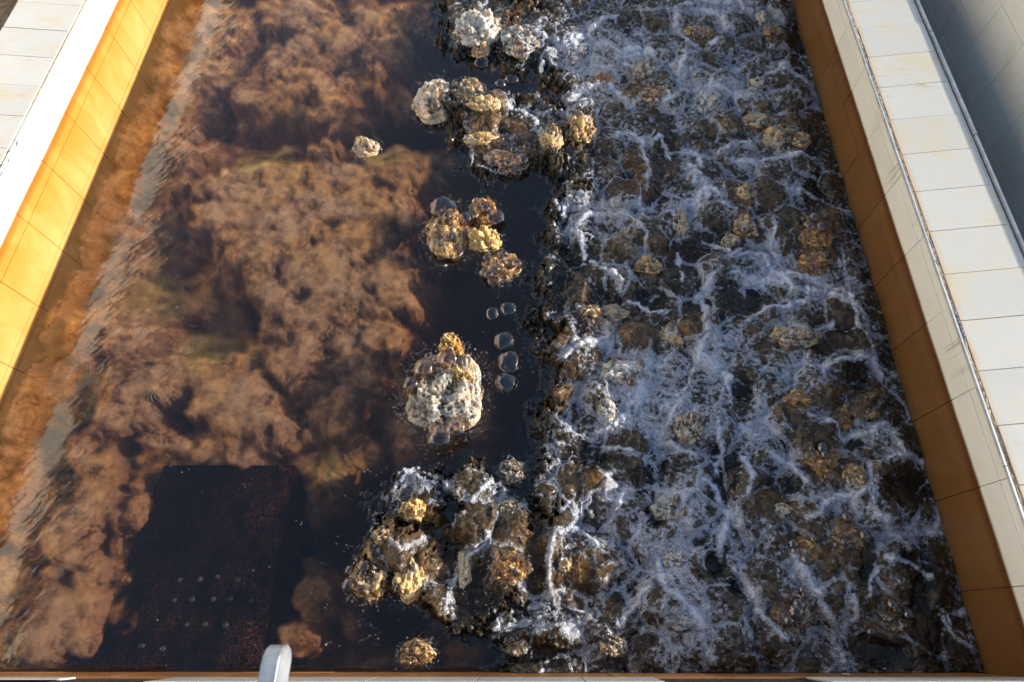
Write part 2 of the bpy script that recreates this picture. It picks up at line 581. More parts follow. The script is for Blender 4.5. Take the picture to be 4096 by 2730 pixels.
def lay_wall_tiles(parent, axis, plane, along, rows, pitch, mat, name='tile', joint=0.0028):
    meshes = {}
    for (z0, z1) in rows:
        me = shared_tile_mesh(name, pitch - joint, (z1 - z0) - joint, mat, axis)
        for c in along:
            o = bpy.data.objects.new(name, me)
            off = random.uniform(-0.0009, 0.0009)
            zc = (z0 + z1) / 2
            if axis in ('x', '-x'):
                o.location = (plane + off, c, zc)
                o.rotation_euler = (0, random.gauss(0, 0.0020), random.gauss(0, 0.0016))
            else:
                o.location = (c, plane + off, zc)
                o.rotation_euler = (random.gauss(0, 0.002), 0, random.gauss(0, 0.0016))
            link(o, parent)


def box(name, a, b, mat, parent=None):
    x0, y0, z0 = a
    x1, y1, z1 = b
    v = [(x0, y0, z0), (x1, y0, z0), (x1, y1, z0), (x0, y1, z0), (x0, y0, z1), (x1, y0, z1), (x1, y1, z1), (x0, y1, z1)]
    f = [(3, 2, 1, 0), (4, 5, 6, 7), (0, 1, 5, 4), (1, 2, 6, 5), (2, 3, 7, 6), (3, 0, 4, 7)]
    return mesh_obj(name, v, f, mat, parent)


XL, XR, YF, YB, ZC = -2.892, 1.959, -0.168, 6.6, 0.534

# ------------------------------------------------------------------ ground and basin shell
g = mesh_obj('ground', [(-60, -60, -1.3), (60, -60, -1.3), (60, 60, -1.3), (-60, 60, -1.3)], [(0, 1, 2, 3)], M_GROUND)
g['kind'] = 'structure'
bed = box('floor', (XL - 0.05, YF - 0.05, -1.1), (XR + 0.05, YB + 0.05, -0.75), M_BED)
bed['kind'] = 'structure'

# ---- left wall
WL = empty('tank_wall', (XL, 3.0, -0.75))
tag(WL, 'left basin wall, sunlit, white above a bright orange waterline stain', 'wall')
def wcore(name, a, b, mat, W):
    o = box(name, a, b, mat, W)
    o.location = -W.location
    return o
def rel(o, W):
    o.location = Vector(o.location) - W.location
def finish(W, before):
    for o in list(W.children):
        if o.name not in before:
            o.location = Vector(o.location) - W.location


box('wall_core', (XL - 0.45, YF - 0.3, -0.75), (XL - 0.012, YB, ZC - 0.015), M_GROUT, WL)
ysl = [3.627 + 0.3885 * k - 0.194 for k in range(-9, 8)]
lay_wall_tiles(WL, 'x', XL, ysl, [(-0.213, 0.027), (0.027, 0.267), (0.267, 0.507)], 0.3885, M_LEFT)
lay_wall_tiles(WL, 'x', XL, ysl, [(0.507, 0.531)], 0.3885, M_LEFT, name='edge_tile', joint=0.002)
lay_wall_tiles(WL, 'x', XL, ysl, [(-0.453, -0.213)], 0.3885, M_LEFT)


def coping(W, x_in, x_out, y0, pitch, skew, n, mat, sgn):
    z = ZC
    for k in range(n):
        ya, yb = y0 + k * pitch + 0.0012, y0 + (k + 1) * pitch - 0.0012
        e = random.uniform(-0.004, 0.004)
        dz = random.uniform(-0.0015, 0.0012)
        s0, s1 = skew * (0.45 + 0.14 * ya), skew * (0.45 + 0.14 * yb)
        c = [(x_in + e * 0.4, ya, z + dz), (x_out + e, ya + s0, z + dz), (x_out + e, yb + s1, z + dz + random.uniform(-0.001, 0.001)), (x_in + e * 0.4, yb, z + dz)]
        if sgn < 0:
            c = [c[0], c[3], c[2], c[1]]
        vs, fs = prism(c, (0, 0, 1), 0.014, 0.0015)
        mesh_obj('coping_tile', vs, fs, mat, W)


coping(WL, -2.912, -3.335, 3.576 - 0.24 * 15, 0.24, 0.045, 28, M_COPL, -1)
# orange mortar joint between coping and wall face, with a broken-out stretch
def rough_strip(name, x0, x1, ya, yb, z, amp, mat, W, n=160, wob=0.003, k=3):
    ys = np.linspace(ya, yb, n)
    vs, fs = [], []
    m = 5
    for i, y in enumerate(ys):
        w0 = x0 + wob * mnoise.noise(Vector((y * 9, 1.3, k)))
        w1 = x1 + wob * mnoise.noise(Vector((y * 11, 4.3, k)))
        for j in range(m):
            x = w0 + (w1 - w0) * j / (m - 1)
            zz = z + amp * (mnoise.noise(Vector((x * 80, y * 60, k))) + 0.6 * mnoise.noise(Vector((x * 190, y * 160, k))))
            if j in (0, m - 1):
                zz -= amp
            vs.append((x, y, zz))
    for i in range(n - 1):
        for j in range(m - 1):
            a = i * m + j
            fs.append((a, a + 1, a + m + 1, a + m))
    return mesh_obj(name, vs, fs, mat, W, smooth=True)


rough_strip('mortar_joint', -2.909, -2.899, 2.72, 5.2, ZC - 0.003, 0.0015, M_MORTAR, WL, 300)
rough_strip('broken_cement', -2.912, -2.889, 0.4, 2.44, ZC - 0.006, 0.008, M_CEMENT, WL, 500, wob=0.012, k=5)
rough_strip('broken_cement', -2.908, -2.895, 2.44, 2.72, ZC - 0.008, 0.006, M_CEMENT, WL, 90, wob=0.010, k=6)
finish(WL, ())

# ---- right wall
WR = empty('tank_wall', (XR, 3.0, -0.75))
tag(WR, 'right basin wall in shade, brown waterline stain under a wide white tiled top', 'wall')
box('wall_core', (XR + 0.012, YF - 0.3, -0.75), (2.425, YB, ZC - 0.015), M_GROUT, WR)
ysr = [2.617 + 0.4095 * k - 0.205 for k in range(-7, 10)]
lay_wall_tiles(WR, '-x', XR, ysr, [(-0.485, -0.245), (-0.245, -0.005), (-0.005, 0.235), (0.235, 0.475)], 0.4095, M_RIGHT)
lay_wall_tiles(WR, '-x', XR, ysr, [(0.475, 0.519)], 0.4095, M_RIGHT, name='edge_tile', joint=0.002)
coping(WR, 1.985, 2.400, 3.613 - 0.2563 * 16, 0.2563, 0.065, 28, M_COPR, 1)
rough_strip('mortar_joint', 1.966, 1.986, -0.4, 5.4, ZC - 0.003, 0.0035, M_MORTAR, WR, 900, wob=0.008, k=8)
for (ya, yb) in ((3.18, 3.42), (2.9, 3.16), (2.28, 2.42), (1.62, 1.78), (1.2, 1.36)):
    rough_strip('broken_edge', 1.961, 1.983, ya, yb, ZC - 0.001, 0.007, M_CEMENT if ya < 3 else M_MORTAR, WR, 60, wob=0.014, k=int(ya * 7))
ya = -0.4
while ya < 5.2:
    L = random.choice((0.77, 1.02, 0.51))
    dx = random.uniform(-0.002, 0.002)
    o = box('metal_trim', (XR - 0.001 + dx, ya, ZC - 0.014), (XR + 0.007 + dx, ya + L - 0.004, ZC + 0.001 + abs(dx)), M_ALU, WR)
    ya += L
rough_strip('outer_grout', 2.400, 2.413, -0.4, 5.4, ZC - 0.004, 0.001, M_COPR, WR, 200, wob=0.002)
box('gap_black_strip', (2.4135, -0.4, ZC - 0.03), (2.4245, 5.4, ZC - 0.0145), M_DARK, WR)  # black strip painted in for the shade of the slit
ya = -0.3
while ya < 5.2:
    L = random.choice((0.62, 0.86, 0.44))
    box('metal_trim', (2.4265 , ya, ZC - 0.06), (2.4385 + random.uniform(-0.002, 0.002), ya + L - 0.01, ZC + 0.006), M_ALU, WR)
    ya += L
finish(WR, ())

# ---- front wall
WF = empty('tank_wall', (0, YF, -0.75))
tag(WF, 'front basin wall under the camera, brown stained with a pale upper course', 'wall')
box('wall_core', (XL - 0.4, YF - 0.42, -0.75), (XR + 0.010, YF - 0.012, 0.50), M_GROUT, WF)
xsf = [-2.7 + 0.40 * k for k in range(12)]
lay_wall_tiles(WF, 'y', YF, xsf, [(-0.485, -0.245), (-0.245, 0.027), (0.027, 0.300)], 0.40, M_FRONT)
for x0, x1 in ((-2.89, -1.83), (-1.43, -1.03), (-1.03, -0.63), (-0.63, -0.23), (-0.23, 0.17), (0.17, 0.46), (1.06, 1.46), (1.46, 1.95)):
    zt = 0.40 if x0 < -2 else 0.534
    vs, fs = prism([(x1 - 0.002, YF, 0.303), (x0 + 0.002, YF, 0.303), (x0 + 0.002, YF, zt), (x1 - 0.002, YF, zt)], (0, 1, 0), 0.012, 0.0015)
    mesh_obj('tile', vs, fs, M_COPL, WF)
    vs, fs = prism([(x0 + 0.002, YF - 0.3, zt), (x1 - 0.002, YF - 0.3, zt), (x1 - 0.002, YF - 0.003, zt), (x0 + 0.002, YF - 0.003, zt)], (0, 0, 1), 0.012, 0.0015)
    mesh_obj('coping_tile', vs, fs, M_COPL, WF)
box('opening_black', (0.46, YF - 0.02, 0.305), (1.06, YF - 0.006, 0.56), M_DARK, WF)  # black panels in place of the openings' shaded inside
box('opening_black', (-1.83, YF - 0.02, 0.305), (-1.43, YF - 0.006, 0.56), M_DARK, WF)
finish(WF, ())

# ---- far end wall
WB = empty('tank_wall', (0, YB, -0.75))
tag(WB, 'far end wall of the basin beyond the top of the photo', 'wall')
box('wall_core', (XL - 0.45, YB + 0.001, -0.75), (2.4, YB + 0.3, 0.5), M_CORE, WB)
finish(WB, ())

# ---- outer wall of the right gutter (tiles seen beyond the coping)
WG = empty('gutter_wall', (2.95, 3.0, -0.75))
tag(WG, 'diagonal-looking white tiled gutter wall beyond the right coping, in shade', 'wall')
box('wall_core', (2.962, -0.6, -0.75), (3.30, YB, 0.66), M_GROUT, WG)
lay_wall_tiles(WG, '-x', 2.95, [3.95 + 0.372 * k - 0.19 for k in range(-12, 8)], [(-0.15, 0.08), (0.08, 0.31), (0.31, 0.54), (0.54, 0.70)], 0.372, M_GUT)
lay = [0.2 + 0.372 * k for k in range(16)]
for k in range(17):
    y0 = -0.5 + 0.38 * k
    vs, fs = prism([(2.952, y0 + 0.002, 0.70), (3.30, y0 + 0.002, 0.70), (3.30, y0 + 0.378, 0.70), (2.952, y0 + 0.378, 0.70)], (0, 0, 1), 0.03, 0.002)
    mesh_obj('coping_tile', vs, fs, M_COPR, WG)
finish(WG, ())
gf = box('gutter_floor', (2.425, -0.6, -0.75), (2.962, YB, -0.2), M_CORE)
gf['kind'] = 'structure'

# ---- outer gutter at the far left
WH = empty('gutter_wall', (-3.75, 3.0, -0.75))
tag(WH, 'shaded grey gutter face at the top left corner, outside the left coping', 'wall')
box('wall_core', (-4.0, -0.6, -0.75), (-3.612, YB, 0.30), M_GROUT, WH)
lay_wall_tiles(WH, 'x', -3.60, [0.2 + 0.39 * k for k in range(16)], [(-0.45, -0.2), (-0.2, 0.05), (0.05, 0.30)], 0.39, M_GUT)
finish(WH, ())
gf = box('gutter_floor', (-3.612, -0.6, -0.75), (XL - 0.45, YB, -0.45), M_CORE)
gf['kind'] = 'structure'

# ---- added pale building out of view on the left, bounces sun onto shaded faces
HB = empty('bounce_building', (-8.0, 3.0, -1.3))
tag(HB, 'added pale building out of view left of the basins, bouncing sun onto shaded faces', 'building')
M_BOUNCE_RENDER = mat_simple('bounce_building_render', (0.60, 0.57, 0.51), (0.68, 0.65, 0.58), 0.9, 1.5)
M_GLASS = mat_simple('bounce_building_glass', (0.03, 0.04, 0.05), (0.05, 0.06, 0.07), 0.1, 3)
box('wall', (-12, -8, -1.3), (-8, 15, 6.6), M_BOUNCE_RENDER, HB)
box('bounce_building_roof', (-12.2, -8.2, 6.601), (-7.8, 15.2, 6.8), M_CORE, HB)
for k in range(6):
    y0 = -6 + 3.6 * k
    fr_ = box('bounce_building_window', (-8.06, y0, 1.8), (-7.97, y0 + 1.2, 3.0), M_ALU, HB)
    box('pane', (-7.969, y0 + 0.06, 1.86), (-7.96, y0 + 1.14, 2.94), M_GLASS, fr_)
finish(HB, ())

# ------------------------------------------------------------------ water body
water = box('water', (XL - 0.011, YF - 0.011, -0.74), (XR + 0.011, YB - 0.002, 0.0), M_WATER)
water['kind'] = 'structure'

# ------------------------------------------------------------------ sediment clouds
def build_sediment():
    ny, nx = 720, 560
    v = np.linspace(0, 1, ny)
    ys = -0.165 + 4.9 * v ** 1.25
    xs = np.linspace(XL + 0.004, 0.75, nx)
    X, Y = np.meshgrid(xs, ys)
    U, V = project(X, Y, -0.08)
    wx = X + 0.16 * fbm(X * 2.2, Y * 2.2, 4, 3) + 0.03 * fbm(X * 11, Y * 11, 3, 5)
    wy = Y + 0.16 * fbm(X * 2.2, Y * 2.2, 4, 13) + 0.03 * fbm(X * 11, Y * 11, 3, 15)
    Uw = U + 34 * fbm(X * 3.5, Y * 3.5, 5, 41, 0.6)
    Vw = V + 34 * fbm(X * 3.5, Y * 3.5, 5, 47, 0.6)
    # cx, cy, rx, ry, angle, height, texture, hue
    BL = [(690, 150, 150, 66, -27, 1.0, .10, .55), (590, 210, 70, 50, 0, .9, .2, .5), (775, 270, 78, 42, 0, 1.0, .15, .55), (735, 340, 45, 34, 20, .8, .5, .3),
          (470, 60, 120, 70, 0, .62, .7, .25), (640, 40, 120, 45, 0, .75, .8, .3), (820, 60, 110, 50, 0, .8, 1, .4), (890, 120, 70, 60, 0, .9, .8, .6), (930, 190, 50, 30, 0, .7, .8, .3),
          (440, 210, 70, 90, 0, .6, .7, .2), (520, 150, 80, 60, 0, .7, .8, .3), (420, 330, 60, 50, 0, .55, .7, .5), (960, 30, 70, 40, 0, .75, .6, .5),
          (520, 470, 120, 75, -20, .9, 1, .5), (640, 430, 100, 60, 0, .8, 1, .45), (760, 440, 110, 80, 0, .9, 1, .7), (930, 390, 70, 55, 0, .95, 1, .9), (1000, 380, 60, 40, 0, .7, .8, .6),
          (830, 540, 70, 70, 0, .9, 1, .8), (700, 540, 120, 70, 0, .85, 1, .6), (640, 640, 100, 70, 0, .9, 1, .5), (800, 650, 130, 80, 0, .95, 1, .6), (920, 695, 55, 40, 0, .95, 1, 1.0), (900, 600, 60, 50, 0, .75, 1, .4),
          (740, 750, 120, 60, 0, .85, .7, .4), (880, 780, 80, 50, 0, .8, .7, .5), (600, 760, 70, 45, 0, .6, .5, .3),
          (490, 890, 120, 70, -15, 1.0, .8, .6), (560, 950, 100, 60, 0, .95, .7, .5), (700, 850, 90, 70, 0, .9, .6, .5), (760, 930, 80, 80, 0, .8, .6, .3), (640, 1000, 80, 50, 0, .9, .5, .4),
          (330, 870, 110, 50, -20, .85, .7, .5), (300, 960, 90, 50, 0, .85, .9, .5), (370, 1010, 60, 35, 0, .9, .9, .5), (230, 1040, 90, 70, 0, .75, .7, .3),
          (260, 1150, 90, 90, 0, .95, .6, .6), (180, 1230, 90, 80, 0, .9, .8, .7), (260, 1290, 70, 70, 0, .8, .6, .4), (150, 1380, 100, 90, 0, .9, .7, .7), (70, 1480, 100, 60, 0, .9, .6, .7), (190, 1470, 60, 60, 0, .8, .6, .4),
          (60, 1150, 70, 140, 0, .7, .5, .9), (110, 900, 60, 120, 20, .6, .5, .9), (230, 560, 60, 120, 25, .55, .5, .8), (330, 250, 50, 150, 25, .6, .5, .9), (20, 1350, 60, 100, 0, .7, .5, .7),
          (770, 1080, 45, 70, 0, .9, .7, .2), (830, 1020, 40, 50, 0, .8, .8, .6), (720, 1370, 60, 70, 0, .75, .6, .6), (790, 1430, 34, 55, 0, .7, .6, .5), (680, 1470, 50, 50, 0, .8, .5, .9), (690, 1290, 40, 30, 0, .6, .5, .2),
          (420, 680, 90, 50, -30, .55, .25, .1), (520, 620, 60, 50, 0, .6, .3, .1), (430, 440, 60, 30, 0, .75, .8, .5), (860, 480, 60, 40, 0, .9, 1, .7), (940, 480, 50, 60, 0, .75, 1, .6),
          (355, 60, 60, 110, 20, .78, .5, 1.0), (280, 260, 50, 130, 24, .78, .5, 1.0), (190, 480, 50, 140, 24, .78, .5, .9), (110, 690, 50, 140, 24, .78, .5, 1.0), (30, 950, 60, 150, 22, .78, .5, 1.0), (400, 130, 40, 80, 20, .7, .5, .8), (0, 1120, 60, 120, 0, .78, .5, 1.0), (190, 760, 60, 90, 20, .7, .5, .7), (260, 400, 50, 80, 20, .68, .5, .7),
          (280, 1420, 40, 60, 0, .7, .6, .3), (980, 640, 40, 40, 0, .5, 1, .6), (860, 870, 50, 40, 0, .7, .7, .5)]
    # negative (dark water) blobs
    NG = [(650, 292, 110, 26, -5, .75), (430, 560, 60, 22, -20, .5), (370, 500, 40, 30, 0, .5), (930, 265, 90, 48, 0, .9), (1060, 640, 80, 120, 0, .8), (1100, 420, 80, 60, 0, .7),
          (1000, 810, 60, 60, 0, .8), (865, 1150, 55, 130, 0, .9), (730, 1230, 70, 70, 0, .8), (980, 150, 70, 60, 0, .7), (620, 1010, 20, 60, 0, .3), (890, 1440, 80, 70, 0, .9), (560, 290, 40, 20, 0, .4),
          (410, 930, 16, 60, 40, .7), (300, 1010, 22, 34, 20, .7), (240, 1240, 18, 40, 0, .6), (480, 720, 60, 20, -20, .4), (870, 310, 40, 25, 0, .5), (470, 270, 50, 16, -30, .5), (290, 1100, 20, 40, 0, .5), (550, 700, 22, 60, -10, .7), (780, 1180, 50, 40, 0, .5), (150, 1330, 30, 24, 0, .5)]
    H = np.zeros_like(X)
    TX = np.zeros_like(X)
    HU = np.zeros_like(X)
    Wt = np.full_like(X, 0.05)
    for cx, cy, rx, ry, an, h, tx, hu in BL:
        b = blob(Uw, Vw, cx, cy, rx * 1.05, ry * 1.05, an)
        b = np.clip(b * 1.6, 0, 1) ** 0.9
        H = np.maximum(H, h * b) + 0.10 * h * b
        TX += tx * b
        HU += hu * b
        Wt += b
    TX /= Wt
    HU /= Wt
    cover = 0.66 + 0.60 * fbm(wx * 1.6, wy * 1.6, 5, 83, .6)
    cover *= (0.62 + 0.38 * sstep(1000, 880, U)) * sstep(1240, 1100, U) * (1 - sstep(1060, 1120, V) * sstep(330 - 0.25 * (V - 1070), 385 - 0.25 * (V - 1070), U) * sstep(690, 650, U))
    H = np.maximum(H, cover)
    TX = np.maximum(TX, 0.55 * sstep(0.1, 0.5, cover))
    for cx, cy, rx, ry, an, a in NG:
        H *= 1 - 0.72 * a * np.clip(blob(Uw, Vw, cx, cy, rx, ry, an) * 1.3, 0, 1)
    H = np.clip(H, 0, 1.12)
    # wall side: constant gentle sediment
    p1 = puffs(wx * 4.2, wy * 4.2, 1)
    p2 = puffs(wx * 9.5 + 3, wy * 9.5, 2)
    p3 = puffs(wx * 21 + 7, wy * 21, 4)
    p4 = puffs(wx * 45 + 7, wy * 45, 6)
    tx = 0.22 + 0.9 * TX
    bil = 0.50 * p1 + 0.26 * p2 * tx + 0.13 * p3 * tx + 0.05 * p4 * tx
    bil = bil + 0.12 * fbm(wx * 6, wy * 6, 4, 9)
    edge = sstep(0.02, 1.0, H)
    q1 = puffs(wx * 3.1, wy * 3.1, 21, 1.0)
    q2 = puffs(wx * 6.6 + 1, wy * 6.6, 22, .95)
    q3 = puffs(wx * 14 + 7, wy * 14, 24, .9)
    q4 = puffs(wx * 30 + 7, wy * 30, 26, .9)
    q5 = puffs(wx * 64 + 7, wy * 64, 28, .9)
    bil = 0.11 * (q1 - .4) + 0.11 * (q2 - .4) + (0.075 * (q3 - .4) + 0.045 * (q4 - .4) + 0.026 * (q5 - .4)) * tx
    bil = bil * (0.35 + 0.85 * np.clip(TX, 0, 1)) + 0.04 * fbm(wx * 5, wy * 5, 6, 29, .6)
    Z = -0.47 + 0.30 * edge + 0.05 * H + bil * (0.35 + 0.65 * edge) + 0.05 * fbm(wx * 2.5, wy * 2.5, 4, 9)
    Z = np.where(Z > -0.05, -0.05 + 0.045 * (1 - np.exp(-(Z + 0.05) / 0.045)), Z)
    olive = blob(U, V, 570, 330, 95, 42, -10) + blob(U, V, 310, 650, 80, 50, -20) * .8 + blob(U, V, 450, 760, 100, 40, -30) * .8 + blob(U, V, 860, 340, 60, 40) * .5 + blob(U, V, 760, 1050, 50, 60) * .4 + blob(U, V, 690, 1330, 50, 90) * .5
    st = 0.5 + 0.5 * fbm((X * 0.9 + Y * 0.5) * 3, (Y * 0.9 - X * 0.5) * 14, 4, 77)
    olive = np.clip(olive * (0.6 + 0.7 * st), 0, 1)
    Zo = -0.17 + 0.03 * fbm((X * .9 + Y * .4) * 4, (Y - X * .4) * 12, 4, 21)
    Z = Z * (1 - olive * .85) + Zo * olive * .85
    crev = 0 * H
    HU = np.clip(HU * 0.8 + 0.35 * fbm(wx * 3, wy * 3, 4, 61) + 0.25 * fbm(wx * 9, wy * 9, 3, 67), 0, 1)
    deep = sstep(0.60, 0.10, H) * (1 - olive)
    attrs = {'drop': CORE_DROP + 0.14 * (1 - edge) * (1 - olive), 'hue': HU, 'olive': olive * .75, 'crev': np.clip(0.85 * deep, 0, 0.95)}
    top = np.stack([X, Y, Z], -1).reshape(-1, 3)
    ring = np.concatenate([np.arange(nx), np.arange(1, ny) * nx + nx - 1, (ny - 1) * nx + np.arange(nx - 2, -1, -1), np.arange(ny - 2, 0, -1) * nx])
    low = top[ring].copy()
    low[:, 2] = -0.72
    mid = np.array([[X.mean(), Y.mean(), -0.72]])
    co = np.concatenate([top, low, mid]).astype(np.float32)
    i = np.arange((ny - 1) * (nx - 1))
    r, c = i // (nx - 1), i % (nx - 1)
    aa = r * nx + c
    q = np.stack([aa, aa + 1, aa + nx + 1, aa + nx], -1)
    n0, m = nx * ny, len(ring)
    k = np.arange(m)
    k2 = (k + 1) % m
    side = np.stack([ring[k2], ring[k], n0 + k, n0 + k2], -1)
    fan = np.stack([n0 + k2, n0 + k, np.full(m, n0 + m)], -1)
    loops = np.concatenate([q.ravel(), side.ravel(), fan.ravel()]).astype(np.int32)
    starts = np.concatenate([np.arange(len(q) + len(side)) * 4, (len(q) + len(side)) * 4 + np.arange(m) * 3]).astype(np.int32)
    me = bpy.data.meshes.new('sediment_cloud')
    me.vertices.add(len(co))
    me.vertices.foreach_set('co', co.ravel())
    me.loops.add(len(loops))
    me.loops.foreach_set('vertex_index', loops)
    me.polygons.add(len(starts))
    me.polygons.foreach_set('loop_start', starts)
    me.update(calc_edges=True)
    me.shade_smooth()
    for kk, v in attrs.items():
        at = me.attributes.new(kk, 'FLOAT', 'POINT')
        at.data.foreach_set('value', np.concatenate([v.ravel(), np.zeros(m + 1)]).astype(np.float32))
    me.materials.append(M_SED)
    o = link(bpy.data.objects.new('sediment_cloud', me))
    tag(o, 'billowing rusty brown sediment clouds under the calm left water', 'sediment', kind='stuff')
    # the loose floc: a fog of the same shape, with the denser core a little below its skin
    ng = bpy.data.node_groups.new('floc', 'GeometryNodeTree')
    ng.interface.new_socket('Geometry', in_out='INPUT', socket_type='NodeSocketGeometry')
    ng.interface.new_socket('Geometry', in_out='OUTPUT', socket_type='NodeSocketGeometry')
    gi, go = ng.nodes.new('NodeGroupInput'), ng.nodes.new('NodeGroupOutput')
    mv = ng.nodes.new('GeometryNodeMeshToVolume')
    mv.resolution_mode = 'VOXEL_SIZE'
    mv.inputs['Voxel Size'].default_value = 0.0085
    mv.inputs['Interior Band Width'].default_value = 0.042
    mv.inputs['Density'].default_value = 1.0
    sm_ = ng.nodes.new('GeometryNodeSetMaterial')
    sm_.inputs['Material'].default_value = M_FLOC
    tr_ = ng.nodes.new('GeometryNodeSetPosition')
    na_ = ng.nodes.new('GeometryNodeInputNamedAttribute')
    na_.data_type = 'FLOAT'
    na_.inputs['Name'].default_value = 'drop'
    ml_ = ng.nodes.new('ShaderNodeMath')
    ml_.operation = 'MULTIPLY'
    ml_.inputs[1].default_value = -1.0
    cx_ = ng.nodes.new('ShaderNodeCombineXYZ')
    ng.links.new(na_.outputs[0], ml_.inputs[0])
    ng.links.new(ml_.outputs[0], cx_.inputs[2])
    ng.links.new(cx_.outputs[0], tr_.inputs['Offset'])
    jn = ng.nodes.new('GeometryNodeJoinGeometry')
    L_ = ng.links.new
    L_(gi.outputs[0], mv.inputs['Mesh'])
    L_(mv.outputs[0], sm_.inputs['Geometry'])
    L_(gi.outputs[0], tr_.inputs['Geometry'])
    L_(sm_.outputs[0], jn.inputs[0])
    L_(tr_.outputs[0], jn.inputs[0])
    L_(jn.outputs[0], go.inputs[0])
    md = o.modifiers.new('floc', 'NODES')
    md.node_group = ng
    return o


build_sediment()

# ------------------------------------------------------------------ churning foamy water
C1 = lambda x, y: ((x / 1.2384 + 1500) / OV, (y / 1.2384) / OV)
C2 = lambda x, y: ((x / 1.025 + 2000) / OV, (y / 1.025 + 1200) / OV)
C3 = lambda x, y: ((x / 1.96 + 2200) / OV, (y / 1.96 + 700) / OV)
ST = []
def strand(f, w, *pts):
    ST.append((w, [f(*p) for p in pts]))
strand(C1, 7, (975, 1150), (1010, 1110), (1080, 1085), (1160, 1085), (1230, 1095))
strand(C1, 7, (985, 1160), (1030, 1220), (1040, 1300))
strand(C1, 6, (900, 1050), (950, 1070), (985, 1140))
strand(C3, 6, (560, 320), (640, 400), (740, 500), (750, 600), (720, 680))
strand(C3, 8, (1400, 670), (1480, 640), (1570, 620), (1660, 650), (1720, 700), (1790, 800), (1880, 920), (1990, 930), (2150, 940))
strand(C3, 6, (1790, 800), (1900, 800), (2050, 850), (2150, 870), (2300, 1000), (2340, 1150), (2450, 1300))
strand(C3, 8, (1280, 840), (1210, 920), (1150, 980), (1220, 1050), (1200, 1150), (1210, 1280), (1150, 1400), (1150, 1480), (1290, 1550))
strand(C3, 6, (330, 700), (400, 760), (500, 820), (530, 940))
strand(C3, 6, (600, 1020), (700, 1010), (780, 1080), (860, 1100))
strand(C3, 8, (440, 1180), (430, 1290), (330, 1340), (220, 1390), (100, 1460))
strand(C3, 6, (1190, 540), (1290, 570), (1380, 630))
strand(C3, 7, (1120, 100), (1200, 150), (1300, 200), (1350, 280), (1440, 310))
strand(C3, 8, (1850, 170), (1950, 140), (2080, 190))
strand(C3, 5, (1720, 420), (1700, 560), (1780, 650))
strand(C3, 5, (1410, 820), (1450, 800), (1700, 850), (1790, 870))
strand(C3, 5, (1000, 620), (1020, 760), (1010, 860))
strand(C1, 8, (970, 230), (1060, 190), (1120, 130), (1180, 110))
strand(C1, 6, (1490, 180), (1480, 100), (1560, 70), (1680, 90), (1730, 170))
strand(C1, 6, (1500, 180), (1530, 240), (1620, 260), (1690, 240))
strand(C1, 8, (1600, 850), (1600, 790), (1570, 760))
strand(C1, 6, (1650, 800), (1760, 740), (1850, 730))
strand(C1, 8, (1780, 810), (1900, 820), (2050, 800), (2160, 800))
strand(C1, 8, (1520, 320), (1490, 400), (1530, 450), (1490, 490), (1430, 550))
strand(C1, 7, (960, 510), (1040, 470), (1130, 450), (1200, 490), (1240, 540))
strand(C1, 6, (1360, 720), (1410, 700), (1460, 800))
strand(C1, 7, (1950, 400), (2060, 370), (2130, 420), (2180, 470))
strand(C1, 8, (1560, 850), (1590, 930), (1640, 1000))
strand(C1, 6, (1100, 250), (1200, 300), (1290, 270), (1380, 300))
strand(C1, 6, (1240, 560), (1330, 500), (1420, 560), (1440, 480))
strand(C1, 6, (1560, 0), (1640, 40), (1760, 20))
strand(C1, 5, (860, 280), (940, 240), (980, 260))
strand(C1, 6, (1190, 690), (1280, 690), (1330, 740), (1350, 850), (1340, 950))
strand(C2, 8, (830, 0), (830, 60), (830, 150), (810, 240), (880, 290), (930, 340), (940, 420))
strand(C2, 8, (1350, 0), (1410, 40), (1470, 90), (1490, 150), (1520, 250), (1560, 320))
strand(C2, 7, (600, 570), (700, 600), (790, 640))
strand(C2, 7, (440, 610), (530, 640))
strand(C2, 8, (870, 500), (880, 560), (900, 630), (890, 700))
strand(C2, 7, (820, 740), (880, 780), (900, 850), (960, 900))
strand(C2, 11, (940, 880), (910, 960), (890, 1040))
strand(C2, 9, (960, 1100), (1000, 1180), (1050, 1280), (1110, 1350), (1140, 1390))
strand(C2, 9, (430, 730), (430, 800), (480, 840))
strand(C2, 9, (1190, 1040), (1250, 1160), (1290, 1250), (1350, 1350), (1400, 1480))
strand(C2, 7, (1230, 900), (1290, 880), (1350, 820), (1430, 800), (1490, 770))
strand(C2, 8, (1490, 780), (1500, 880), (1560, 930), (1640, 990))
strand(C2, 8, (1560, 1050), (1660, 1080), (1750, 1140))
strand(C2, 7, (1530, 1100), (1500, 1180), (1480, 1220))
strand(C2, 5, (1820, 1300), (1850, 1380), (1930, 1420))
strand(C2, 8, (1100, 640), (1180, 680), (1240, 750))
strand(C2, 7, (1240, 490), (1350, 520), (1390, 570), (1480, 560), (1570, 510))
strand(C2, 7, (1780, 940), (1795, 860))
strand(C2, 5, (1580, 650), (1700, 650), (1740, 670))
strand(C2, 10, (640, 1100), (680, 1200), (780, 1280), (820, 1380), (850, 1470))
strand(C2, 7, (200, 1180), (190, 1060), (230, 960), (300, 930), (400, 1000))
strand(C2, 8, (600, 1180), (540, 1260), (480, 1330))
strand(C2, 7, (1000, 650), (1010, 740), (1000, 800))
strand(C2, 9, (600, 280), (560, 380), (520, 480), (400, 560))
strand(C2, 7, (1010, 100), (1080, 60), (1160, 40), (1230, 20))
strand(C2, 8, (1180, 120), (1280, 130), (1350, 110))
strand(C2, 7, (1300, 300), (1400, 260), (1500, 250))
strand(C2, 9, (1400, 1180), (1440, 1290), (1400, 1340))
